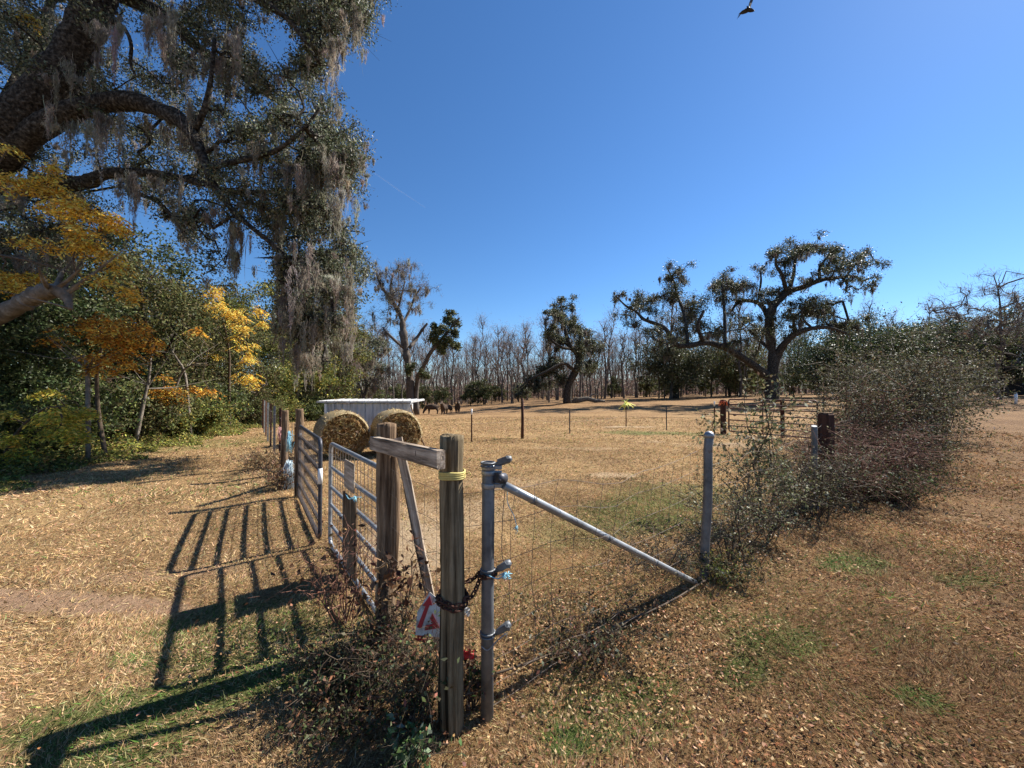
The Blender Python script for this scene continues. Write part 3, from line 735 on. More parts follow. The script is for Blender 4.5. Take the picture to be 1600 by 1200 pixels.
# ground-level tangle of fallen branch along the fence foot
# ------------------------------------------------------------------ gates
def tube_gate(name, label, h, f, z0, z1, rails, mat, r=.02, mesh=0, uprights=(), corner=.08, tape=False, wr=.0022):
    h = np.array(h, float); f = np.array(f, float); L = np.linalg.norm(f - h); ang = math.atan2(f[1] - h[1], f[0] - h[0])
    root = thing(name, label, 'gate', (h[0], h[1], float(gz(*h))), ang)
    mb = MB(); c = corner
    def arc(cx, cz, a0, a1): return [(cx + c * math.cos(a), 0, cz + c * math.sin(a)) for a in np.linspace(a0, a1, 6)]
    loop = arc(c, z0 + c, 1.5 * math.pi, math.pi) + arc(c, z1 - c, math.pi, .5 * math.pi) + arc(L - c, z1 - c, .5 * math.pi, 0) + arc(L - c, z0 + c, 0, -.5 * math.pi)
    loop = loop + [loop[0]]
    mb.tube(loop, r, 10, cap=False); mb.build('frame', M[mat], root)
    for z in rails:
        m = MB(); m.tube([(r, 0, z), (L * .5, 0, z - .004), (L - r, 0, z)], r * .85, 8, cap=False); m.build('rail', M[mat], root)
    for x in uprights:
        m = MB(); m.box((x * L, r * 1.1, (z0 + z1) / 2), (.04, .008, z1 - z0 - .02), bev=.002); m.build('upright', M[mat], root)
    if mesh:
        m = MB()
        for x in np.arange(mesh, L, mesh): m.tube([(x + .004 * math.sin(x * 40), -.018, z0), (x, -.02, (z0 + z1) / 2), (x + .003 * math.sin(x * 31), -.018, z1)], wr, 4, cap=False)
        for z in np.arange(z0 + .1, z1, .1): m.tube([(0, -.016, z), (L, -.016, z)], wr, 4, cap=False)
        m.build('wire_mesh', M['wire'], root)
    for z in (z0 + .15, z1 - .15):
        m = MB(); m.tube([(-.05, 0, z), (.02, 0, z)], .011, 8); m.tube([(0, 0, z - .04), (0, 0, z + .04)], r * 1.35, 10); m.build('hinge', M['dark_steel'], root)
    if tape:
        m = MB(); m.tube([(L, 0, .62), (L, 0, .78)], r * 1.08, 12); m.build('reflective_tape', M['white'], root)
    return root, L
g1, L1 = tube_gate('tube_gate', 'galvanised tube gate leaf with boards wired on, hinged at the second wooden post', (-.885, 2.64), (-1.86, 3.95), .04, 1.06, [.24, .44, .62, .82], 'galv', .019, mesh=.1, wr=.0028)
m = MB(); m.box((L1 * .47, .026, .4), (.38, .018, .64), bev=.004); m.build('lower_board', M['old_wood'], g1)
m = MB(); m.box((L1 * .47, .03, .885), (.3, .014, .24), bev=.004); m.build('upper_board', M['grey_wood'], g1)
g2, L2 = tube_gate('tube_gate', 'dark tube gate leaf with white tape, hinged at the far gate post', (-3.1, 5.62), (-1.985, 3.99), .05, 1.07, [.23, .41, .58, .76, .92], 'dark_steel', .021, mesh=.1, tape=True, wr=.003)
twine('twine', 'blue twine knotted round the board on the near gate leaf', 'twine', [P(540, 772, 3.2), P(546, 780, 3.15), P(556, 776, 3.1)], 'twine', 12, .004, 7, .03, .02)

round_post('wooden_post', 'dark weathered wooden gate post where the dark gate leaf hinges', Cg[0], Cg[1], 1.31, .056, 'old_wood')
round_post('wooden_post', 'wooden post with a pink ribbon and pale rope beyond the gate post', -4.28, 7.25, 1.22, .058, 'old_wood')
mb = MB(); mb.beam(P(463, 664, 5.9), (P(447, 745, 6.6)[0], 6.9, .05), .05, .08, bev=.004); tag(mb.build('prop_board', M['old_wood']), 'brown board leaning diagonally against the far wooden gate post', 'board')
# metal line posts along the left fence
for i, t in enumerate(np.linspace(.2, .97, 8)):
    d = t * 21; 
    seg = np.cumsum([0] + [math.dist(FL[k], FL[k + 1]) for k in range(len(FL) - 1)]); s = t * seg[-1]
    x = np.interp(s, seg, [p[0] for p in FL]); y = np.interp(s, seg, [p[1] for p in FL])
    root = thing('fence_post', 'slim dark metal post of the left lawn fence, ' + ['first', 'second', 'third', 'fourth', 'fifth', 'sixth', 'seventh', 'farthest'][i] + ' beyond the gate post', 'post', (x, y, float(gz(x, y))), .3 * i, 'slim metal posts of the left lawn fence')
    m = MB(); m.box((0, 0, .58), (.05, .008, 1.26)); m.box((0, .02, .58), (.008, .035, 1.26)); m.build('shaft', M['galv_dark' if i % 2 else 'rust'], root)
    for z in (.45, 1.0):
        m = MB(); m.tube([(-.02, -.008, z), (.02, -.008, z)], .004, 4); m.build('wire_clip', M['galv'], root)
def bundle(name, label, top, bot, r, mat, n, seed):
    rs = np.random.RandomState(seed); mb = MB(); top = np.array(top); bot = np.array(bot)
    for _ in range(n):
        a = top + rs.randn(3) * r * .35; b = bot + rs.randn(3) * r * np.array((1, 1, .5)); m1 = (a * .6 + b * .4) + rs.randn(3) * r * .6
        mb.tube([tuple(a), tuple(m1), tuple(b)], .004, 4)
    o = mb.build(name, M[mat]); tag(o, label, 'twine')
bundle('rope_bundle', 'bundle of pale blue baling rope hanging low on the post by the leaning board', P(452, 722, 6.2), P(451, 760, 6.2), .06, 'pale_twine', 70, 1)
bundle('rope_bundle', 'teal and white rope tied near the top of the post beyond the gate post', P(452, 675, 7.0), P(453, 705, 7.0), .04, 'twine', 25, 2)
bundle('ribbon_bundle', 'faded pink ribbon tied on the wire left of the post beyond the gate', P(437, 668, 7.4), P(439, 690, 7.4), .04, 'pink', 14, 3)

# red steel gates across the field entrance
pe = round_post('wooden_post', 'squat dark post with orange ribbon at the left end of the red field gate', 7.8, 14.2, 1.25, .1, 'dark_wood')
m = MB(); rs = np.random.RandomState(9)
for _ in range(14):
    a_ = rs.rand() * 6.28; m.tube([(.1 * math.cos(a_), .1 * math.sin(a_), 1.22), (.13 * math.cos(a_ + .4), .13 * math.sin(a_ + .4), 1.12 + rs.rand() * .1), (.14 * math.cos(a_), .14 * math.sin(a_), 1.02 + rs.rand() * .1)], .014, 4)
m.build('ribbon', M['orange'], pe)
tube_gate('tube_gate', 'rusty red steel tube gate across the field entrance, left leaf', (7.95, 14.1), (9.45, 11.9), .12, 1.28, [.32, .53, .74, .95, 1.1], 'red_steel', .025, uprights=(.42,))
tube_gate('tube_gate', 'rusty red steel tube gate half hidden in the thicket, right leaf', (9.52, 11.75), (10.1, 9.6), .12, 1.36, [.34, .56, .78, .98, 1.16], 'red_steel', .025, uprights=(.5,))
def square_post(label, u, Y, w, h, mat='dark_wood'):
    X = (u - 800) / F * Y; root = thing('timber_post', label, 'post', (X, Y, float(gz(X, Y))), .35)
    m = MB(); m.box((0, 0, h / 2 - .1), (w, w, h + .2), bev=.015); m.build('shaft', M[mat], root)
    m = MB(); m.box((0, 0, h + .008), (w * .8, w * .8, .018), bev=.004); m.build('top', M['old_wood'], root)
square_post('thick dark square timber post standing in the thicket behind the grey pipe', 1290, 5.6, .15, 1.24)
square_post('dark square timber post further back in the thicket', 1376, 8.3, .17, 1.15)
square_post('slender dark timber post behind the red gate', 1222, 12.9, .1, 1.26)
round_post('steel_post', 'short grey steel pipe just left of the thick dark timber post in the thicket', 4.1, 5.22, 1.12, .035, 'galv_dark')

# electric fence posts in the field
EF = [(737, 691, 640, 'w'), (816, 684, 622, 'wood'), (890, 678, 640, 'm'), (978, 667, 634, 'y'), (1041, 671, 635, 'm'), (1116, 678, 628, 'w')]
LBL = {737: 'thin rusty field post with a white insulator, nearest the white shelter', 816: 'thicker dark wooden field post, tallest of the row in the paddock',
       890: 'thin grey field post just right of the tall dark one', 978: 'thin field post with a bright yellow ribbon on top',
       1041: 'thin dark field post on the green strip right of the yellow ribbon', 1116: 'thin field post close beside the ribboned gate post'}
tops = []
for (u, vb, vt, k) in EF:
    q = G(u, vb); X, Y = q[0], q[1]; z0 = float(gz(X, Y)); h = P(u, vt, Y)[2] - z0
    root = thing('field_post', LBL[u], 'post', (X, Y, z0)); m = MB()
    if k == 'wood': m.tube([(0, 0, -.1), (.01, 0, h * .5), (0, 0, h)], [.052, .048, .045], 10); m.build('shaft', M['dark_wood'], root)
    else:
        m.box((0, 0, h / 2), (.04, .008, h)); m.box((0, .018, h / 2), (.008, .03, h)); m.build('shaft', M['rust' if k != 'm' else 'dark_steel'], root)
    m = MB()
    if k == 'w': m.tube([(0, 0, h - .16), (0, 0, h + .02)], .025, 8); m.build('insulator', M['white'], root)
    elif k == 'y':
        rs = np.random.RandomState(5)
        for _ in range(22):
            e = rs.randn(3) * .13; m.tube([(0, 0, h), (e[0] * .6, e[1] * .6, h + .1 + e[2] * .5), (e[0] * 1.5, e[1] * 1.2, h - .02 + e[2])], .018, 4)
        m.build('ribbon', M['bright_yellow'], root)
    else: m.box((0, -.02, h - .1), (.05, .04, .05), bev=.004); m.build('insulator', M['dark_steel'], root)
    tops.append((X, Y, z0 + h - .1))
m = MB()
for dz in (0, -.35):
    for i in range(len(tops) - 1):
        a = Vector(tops[i]); b = Vector(tops[i + 1]); a.z = min(a.z, 1.0) + dz; b.z = min(b.z, 1.0) + dz
        m.tube([a, a.lerp(b, .5) - Vector((0, 0, .04)), b], .004, 4, cap=False)
tag(m.build('fence_wire', M['wire']), 'two thin electric fence wires strung across the paddock', 'wire')

# ------------------------------------------------------------------ hay bales and shelter
def bale(label, x, y, rz, r, L, seed):
    rs = np.random.RandomState(seed); root = thing('hay_bale', label, 'hay bale', (x, y, float(gz(x, y))), rz)
    mb = MB(); n = 56; prof = [(-L / 2, r * .9), (-L / 2 + .05, r * .98), (-L * .2, r), (L * .2, r), (L / 2 - .05, r * .98), (L / 2, r * .9)]
    vs = []
    for (yy, rr) in prof:
        for k in range(n):
            a_ = 2 * math.pi * k / n; q = rr * (1 + .012 * math.sin(5 * a_ + seed)); z = max(q * math.sin(a_) + r * .97, 0.0)
            vs.append((q * math.cos(a_) * (1.03 if z < r else 1), yy + .01 * math.sin(a_ * 9), z))
    fs = [(i * n + k, i * n + (k + 1) % n, (i + 1) * n + (k + 1) % n, (i + 1) * n + k) for i in range(len(prof) - 1) for k in range(n)]
    mb.add(vs, fs, True); mb.build('wrapped_roll', M['hay_wrap'], root)
    for sgn, nm in ((-1, 'end_face'), (1, 'end_face')):
        m = MB(); vs = []; rings = 14
        for j in range(rings + 1):
            for k in range(n):
                a_ = 2 * math.pi * k / n; q = r * .905 * j / rings
                vs.append((q * math.cos(a_), sgn * (L / 2 + .035 * math.cos(j * 1.25) * (1 if j < rings else 0) - .02 + .03 * rs.rand() * (j < rings)), max(q * math.sin(a_), -r * .96) + r * .97))
        fs = [(j * n + k, j * n + (k + 1) % n, (j + 1) * n + (k + 1) % n, (j + 1) * n + k) for j in range(rings) for k in range(n)]
        m.add(vs, fs, False); m.build(nm, M['hay'], root)
    # loose straw sticking out
    N = 900; a_ = rs.rand(N) * 6.283; q = r * np.sqrt(rs.rand(N)); pos = np.stack([q * np.cos(a_), -L / 2 - .02 - .03 * rs.rand(N), q * np.sin(a_) + r * .97], 1)
    N2 = 260; a2 = rs.rand(N2) * math.pi * 1.2 - .3; pos2 = np.stack([r * 1.0 * np.cos(a2), (rs.rand(N2) - .5) * L, r * np.sin(a2) + r * .97], 1)
    pos = np.concatenate([pos, pos2])
    v, f, c = leaves(rs, pos, .12, .009, [(.5, .36, .16), (.36, .23, .09), (.2, .11, .04), (.62, .5, .28)])
    obj('loose_straw', mesh_np('loose_straw', v, f, c), M['dull_leaf'], root)
bale('round hay bale with its frayed end facing the gate, left of the pair', -4.15, 9.35, .62, .56, 1.0, 1)
bale('round hay bale partly hidden behind the second wooden post, right of the pair', -2.98, 9.85, .5, .56, 1.0, 2)

def shelter():
    root = thing('shelter', 'low white metal animal shelter with a flat roof behind the hay bales', 'shelter', (-4.2, 11.3, float(gz(-4.2, 11.3))))
    Lw, D, H = 2.45, 1.5, 1.2
    m = MB(); 
    for i in range(11):
        x0 = -Lw / 2 + i * Lw / 11; m.box((x0 + Lw / 22, 0, H / 2 + .03), (Lw / 11 - .012, .018, H - .06)); m.tube([(x0, -.012, .05), (x0, -.012, H)], .012, 6)
    m.build('wall_panel', M['white_metal'], root)
    for x in (-Lw / 2 + .02,):
        m = MB(); m.box((x, D / 2, H / 2), (.02, D - .08, H - .04)); m.build('side_panel', M['white_metal'], root)
    m = MB()
    M_ = Matrix.Rotation(R(.8), 3, 'X')
    m.box((-.1, D / 2 - .05, H + .06), (Lw + .3, D + .2, .05), M_)
    for x in np.linspace(-Lw / 2 - .1, Lw / 2 + .1, 13): m.box((x - .08, D / 2 - .05, H + .092), (.02, D + .18, .016), M_)
    m.build('roof', M['roof_metal'], root)
    for x in (-Lw / 2, Lw / 2 + .05):
        m = MB(); m.box((x, -.1, H / 2), (.06, .06, H)); m.build('leg', M['white'], root)
    m = MB(); m.beam((Lw / 2 - .1, -.12, .95), (Lw / 2 + .04, -.14, 1.2), .04, .04, up=(0, 1, 0)); m.build('corner_brace', M['white'], root)
shelter()
m = MB(); m.tube([P(642, 633, 11.1), P(652, 668, 10.8), P(664, 699, 10.5)], [.02, .018, .018], 8); pole = m.build('pole', M['old_wood'])
tag(pole, 'wooden handled tool leaning on the right corner of the white shelter', 'tool')
m = MB(); a = P(656, 680, 10.7); b = P(660, 690, 10.6); m.tube([a, b], [.04, .035], 8); m.build('tool_head', M['old_wood'], pole)

# ------------------------------------------------------------------ donkeys
def donkey(label, u, v, Y, rz, pose, s=1.0):
    x = (u - 800) / F * Y; z = float(gz(x, Y))
    nodes = []; edges = []; rad = []
    def chain_(pts, start=None):
        prev = start
        for (p, r) in pts:
            nodes.append(Vector(p) * s); rad.append(r * s); i = len(nodes) - 1
            if prev is not None: edges.append((prev, i))
            prev = i
        return prev
    hip = chain_([((-.42, 0, .84), .27)]); mid = chain_([((-.14, 0, .78), .33), ((.16, 0, .76), .33), ((.38, 0, .82), .27)], hip)
    if pose == 'graze': neck = [((.58, 0, .8), .19), ((.76, 0, .58), .135), ((.86, 0, .38), .13), ((.93, 0, .2), .095), ((.97, 0, .08), .07)]; ear = (.78, .5)
    else: neck = [((.55, 0, 1.02), .19), ((.68, 0, 1.2), .15), ((.74, 0, 1.33), .14), ((.9, 0, 1.24), .11), ((1.02, 0, 1.14), .08)]; ear = (.7, 1.4)
    head = chain_(neck, mid)
    chain_([((-.62, 0, .84), .05), ((-.68, 0, .6), .03), ((-.69, 0, .42), .04)], hip)
    for sy in (-1, 1):
        chain_([((.36, sy * .13, .56), .11), ((.35, sy * .13, .36), .07), ((.36, sy * .12, .16), .038), ((.38, sy * .12, .03), .048)], mid)
        chain_([((-.42, sy * .14, .58), .15), ((-.54, sy * .14, .4), .075), ((-.5, sy * .13, .18), .038), ((-.47, sy * .13, .03), .048)], hip)
        ei = hip + 1 if False else mid + 3
        if pose == 'graze': chain_([((.7, sy * .07, .62), .03), ((.62, sy * .12, .72), .035), ((.54, sy * .15, .78), .012)], mid + 2)
        else: chain_([((.7, sy * .06, 1.42), .03), ((.68, sy * .1, 1.54), .036), ((.67, sy * .12, 1.64), .012)], ei)
    me = bpy.data.meshes.new('donkey'); me.from_pydata([tuple(n) for n in nodes], edges, []); 
    o = obj('donkey', me, M['hide']); o.location = (x, Y, z); o.rotation_euler = (0, 0, rz)
    sk = o.modifiers.new('skin', 'SKIN'); 
    for i, vtx in enumerate(me.skin_vertices[0].data): vtx.radius = (rad[i], rad[i]); vtx.use_root = (i == hip)
    ss = o.modifiers.new('sub', 'SUBSURF'); ss.levels = 1; ss.render_levels = 2
    tag(o, label, 'donkey', None)
    m = MB()
    if pose == 'graze': a, b = Vector((.945, 0, .17)) * s, Vector((.98, 0, .075)) * s
    else: a, b = Vector((.95, 0, 1.21)) * s, Vector((1.05, 0, 1.145)) * s
    m.tube([a, a.lerp(b, .5), b], [.062 * s, .062 * s, .04 * s], 10); m.build('muzzle', M['pale_hide'], o)
    return o
donkey('grazing dark donkey seen side on, head down to the left, leftmost of the four', 676, 648, 36, math.pi, 'graze', .92)
donkey('brown donkey facing the camera with its head up, nearest of the four', 694, 652, 33, -1.75, 'stand', .85)
donkey('brown donkey standing half behind the nearest one', 700, 648, 36, -2.2, 'graze', .8)
donkey('brown donkey standing with raised ears, rightmost of the four', 715, 648, 35, -1.3, 'stand', .85)

# ------------------------------------------------------------------ vulture, contrail
def vulture():
    c = Vector(P(1170, 15, 24)); s = 24 / F
    def q(du, dv, dd=0): return c + Vector((du * s, dd, -dv * s))
    mb = MB()
    ob_nodes = [(1, 1), (2, 0)]
    mb.tube([q(-6, -1), q(-2, 0), q(3, 1), q(7, 2), q(9, 2.2)], [.02, .1, .11, .06, .02], 10)   # body with tail
    body = mb
    def wing(pts, ch, th=.02):
        n = len(pts); vs = []
        for i, (p, w) in enumerate(zip(pts, ch)):
            for (yy, zz) in ((-w * .5, 0), (-w * .2, th), (w * .5, 0), (-w * .2, -th)): vs.append(p + Vector((w * .35 * (1 if yy > 0 else -1), yy, zz)))
        fs = [(i * 4 + k, i * 4 + (k + 1) % 4, (i + 1) * 4 + (k + 1) % 4, (i + 1) * 4 + k) for i in range(n - 1) for k in range(4)]
        fs += [(0, 3, 2, 1), ((n - 1) * 4, (n - 1) * 4 + 1, (n - 1) * 4 + 2, (n - 1) * 4 + 3)]
        body.add(vs, fs)
    wing([q(0, 0), q(-5, 2.5), q(-10, 4.5), q(-15, 7)], [.3, .3, .26, .08])
    wing([q(1, 0), q(2, -7), q(5, -15), q(9, -24), q(11, -29)], [.3, .34, .32, .24, .1])
    for k in range(4): body.tube([q(-12, 5.5, .05 * k), q(-17 + k * .6, 8 + .5 * k, .09 * k)], [.02, .008], 4)
    body.tube([q(-3.5, -1.2, -.1), q(-5.2, -1.4, -.16)], [.045, .03], 8)
    o = body.build('vulture', M['black']); tag(o, 'black soaring bird with spread wings high in the sky at the top edge', 'bird')
vulture()
def contrail():
    m, nt, b = newmat('vapour'); b.inputs['Base Color'].default_value = (.9, .92, .95, 1); b.inputs['Alpha'].default_value = .07; b.inputs['Roughness'].default_value = 1
    M['vapour'] = m; mb = MB(); mb.tube([P(575, 263, 3000), P(620, 295, 3100), P(665, 325, 3200)], [3, 4.5, 2], 8)
    tag(mb.build('contrail', m), 'faint thin white contrail in the blue sky right of the mossy oak', 'cloud', kind='stuff')
contrail()

# ------------------------------------------------------------------ large near oak with hanging moss
def inside(poly, x, y):
    poly = np.array(poly, float); n = len(poly); c = np.zeros(len(x), bool); j = n - 1
    for i in range(n):
        xi, yi = poly[i]; xj, yj = poly[j]
        c ^= ((yi > y) != (yj > y)) & (x < (xj - xi) * (y - yi) / (yj - yi + 1e-9) + xi); j = i
    return c
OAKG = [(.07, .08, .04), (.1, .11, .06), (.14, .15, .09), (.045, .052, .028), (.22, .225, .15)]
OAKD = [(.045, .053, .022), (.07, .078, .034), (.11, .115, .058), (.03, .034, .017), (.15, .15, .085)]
MOSS = [(.33, .29, .235), (.25, .22, .175), (.43, .39, .33), (.16, .14, .11), (.3, .25, .185)]
MOSSD = [(.16, .14, .115), (.22, .195, .16), (.11, .095, .08)]
def near_oak():
    rs = np.random.RandomState(11); Y = 9.6
    T = lambda l, dy=0: traced(l, Y, dy)
    limbs = [
        T([(-60, 260, 66), (25, 190, 58), (80, 130, 50), (120, 70, 46), (150, 5, 42), (172, -70, 38), (185, -150, 32)]),
        T([(-80, 285, 50, .4), (0, 252, 40, .2), (55, 205, 34), (125, 170, 30), (200, 158, 26, -.3), (250, 172, 24, -.5), (290, 195, 20, -.7), (315, 240, 15, -.8), (332, 285, 11, -.9), (370, 335, 8, -1), (430, 385, 7, -1), (480, 430, 5, -1), (520, 465, 4, -1)]),
        T([(-60, 300, 30, 1.2), (40, 295, 26, 1.2), (90, 288, 24, 1), (135, 285, 20, .8), (165, 272, 16, .5), (230, 270, 12, .3), (300, 282, 10), (360, 300, 8, -.3), (430, 300, 6, -.5), (500, 310, 4, -.6)]),
        T([(158, -20, 26, 1), (220, 5, 22, 1.2), (270, 35, 18, 1.2), (310, 75, 14, 1), (345, 95, 9, .8), (390, 130, 6, .5)]),
        T([(300, 210, 10, -.7), (320, 170, 9, -.9), (330, 120, 7, -1), (335, 60, 5, -1)]),
        T([(325, 262, 9, -.8), (380, 250, 8, -1.1), (430, 236, 7, -1.3), (470, 205, 5, -1.4), (500, 170, 4, -1.4)]),
        T([(200, 298, 6, .4), (245, 315, 5.5, .2), (275, 345, 5), (290, 372, 4)]),
        T([(172, -70, 34, 0), (260, -80, 24, -.5), (340, -40, 18, -.8), (420, 10, 10, -1), (455, 35, 7, -1.1), (500, 100, 4, -1.1)]),
        T([(175, 30, 6), (195, 45, 5), (205, 70, 5), (204, 100, 4), (212, 118, 2)], -.4),
        T([(0, 180, 18, 2), (60, 60, 14, 2.5), (80, 0, 10, 3), (90, -60, 8, 3)]),
    ]
    base = np.array((-16.2, 10.2, 0.0)); f = P(-60, 262, Y)
    limbs.append(smoothline([(*base, .85), (base[0] + .3, 10.1, 2.2, .72), (base[0] + 1.0, 9.9, 4.6, .66), (f[0] - .3, Y, f[2] - .5, .62), (f[0], Y, f[2], .6)], 4))
    poly = [(-80, -160), (600, -160), (590, 10), (562, 75), (535, 62), (528, 95), (532, 130), (515, 170), (545, 212), (566, 232), (560, 285), (532, 312), (545, 385), (570, 405), (558, 448), (525, 482), (470, 500), (445, 440), (410, 420), (385, 350), (355, 390), (345, 430), (320, 420), (295, 380), (230, 330), (190, 340), (150, 400), (60, 440), (-80, 470)]
    gaps = [(205, 60, 26, 32), (240, 95, 20, 18), (222, 176, 26, 12), (130, 262, 24, 9), (165, 300, 26, 14), (205, 330, 22, 20), (412, 55, 17, 36), (440, 100, 16, 22), (392, 180, 18, 18), (405, 425, 26, 34), (255, 385, 26, 24), (505, 130, 18, 14), (345, 205, 12, 9), (340, 325, 12, 10), (365, 370, 14, 16), (455, 60, 12, 16), (100, 20, 10, 12), (185, 215, 12, 6), (475, 230, 9, 8), (410, 275, 8, 7), (270, 240, 9, 7), (60, 330, 10, 12), (510, 380, 8, 12)]
    C = []
    while len(C) < 900:
        u = -80 + rs.rand() * 680; v = -160 + rs.rand() * 660
        if not inside(poly, np.array([u]), np.array([v]))[0]: continue
        if any(((u - g[0]) / (g[2] + 9)) ** 2 + ((v - g[1]) / (g[3] + 9)) ** 2 < 1 for g in gaps): continue
        if u < 300 and rs.rand() < .3: continue
        y = 8.2 + rs.rand() * 3.6
        if u < 330 and v < 330 and rs.rand() < .85: y = 10.0 + rs.rand() * 2.6
        r = (.2 + .22 * rs.rand()) * y / 9.6
        p = P(u, v, y); C.append((*p, r * 1.15, r * 1.15, r * .8))
    for (u0, v0, n_, ru, rv) in ((505, 250, 26, 40, 30), (540, 250, 12, 18, 30), (470, 330, 26, 50, 30), (500, 420, 34, 45, 30), (455, 470, 20, 25, 30), (520, 460, 16, 25, 20), (490, 520, 20, 35, 22), (470, 110, 10, 25, 25), (520, 30, 14, 40, 30), (430, 190, 14, 30, 20), (40, 370, 20, 50, 25), (480, 560, 14, 30, 14), (520, 500, 14, 20, 14), (455, 430, 14, 18, 18)):
        for _ in range(n_):
            y = 8.6 + rs.rand() * 2.2; p = P(u0 + rs.randn() * ru * .5, v0 + rs.randn() * rv * .5, y); q_ = .2 + .15 * rs.rand(); C.append((*p, q_, q_, q_ * .8))
    C = np.array(C)
    root = make_tree('oak_tree', 'huge old oak with heavy arching limbs draped in grey moss, filling the upper left', 'tree', limbs, C, rs, tuple(base), 330000, .062, OAKG, twig=.010,
                     moss=(1500, 11, .42, .010, (.075, .075, .05), MOSS), sides=14, sub=8, tight=.3, minr=.005)
    # the long curtains of moss below the outer boughs
    anc = []
    for (u, v, n, ru, rv, y) in ((500, 255, 17, 36, 14, 8.6), (515, 300, 9, 22, 14, 8.8), (470, 270, 9, 24, 14, 8.8), (440, 330, 10, 22, 20, 9), (470, 400, 12, 30, 24, 8.8), (505, 440, 12, 30, 18, 8.8), (370, 350, 9, 12, 14, 9), (450, 470, 12, 20, 18, 8.9), (485, 505, 11, 28, 14, 8.9), (525, 490, 7, 22, 14, 8.9), (470, 545, 8, 18, 14, 9.2), (510, 535, 6, 24, 12, 9.2), (545, 430, 4, 10, 14, 9), (120, 190, 9, 40, 10, 9.2), (230, 275, 10, 50, 8, 9.3), (330, 95, 8, 25, 15, 9.2), (90, 110, 8, 40, 40, 9), (368, 395, 5, 5, 8, 9), (170, 40, 8, 18, 10, 9), (265, 55, 8, 8, 8, 8.8), (245, 20, 10, 25, 12, 9), (525, 70, 8, 8, 20, 9), (560, 20, 6, 12, 8, 9), (365, 60, 8, 12, 12, 9),
                            (20, 300, 10, 20, 20, 9), (60, 400, 12, 60, 20, 9), (300, 190, 12, 40, 12, 9), (180, 175, 8, 50, 8, 9.2), (290, 330, 8, 20, 10, 9.5), (420, 230, 12, 40, 14, 9)):
        for _ in range(n): anc.append(P(u + rs.randn() * ru * .7, v + rs.randn() * rv * .7, y + rs.randn() * .5))
    anc = np.array(anc) - base
    v, f_, c = cat([strands(rs, anc, 7, .9, .009, (.08, .08, .1), MOSS, seg=7), fuzz(rs, anc, 1.0, .1, 260, .13, .011, MOSS)])
    obj('long_moss', mesh_np('long_moss', v, f_, c), M['moss'], root)
near_oak()

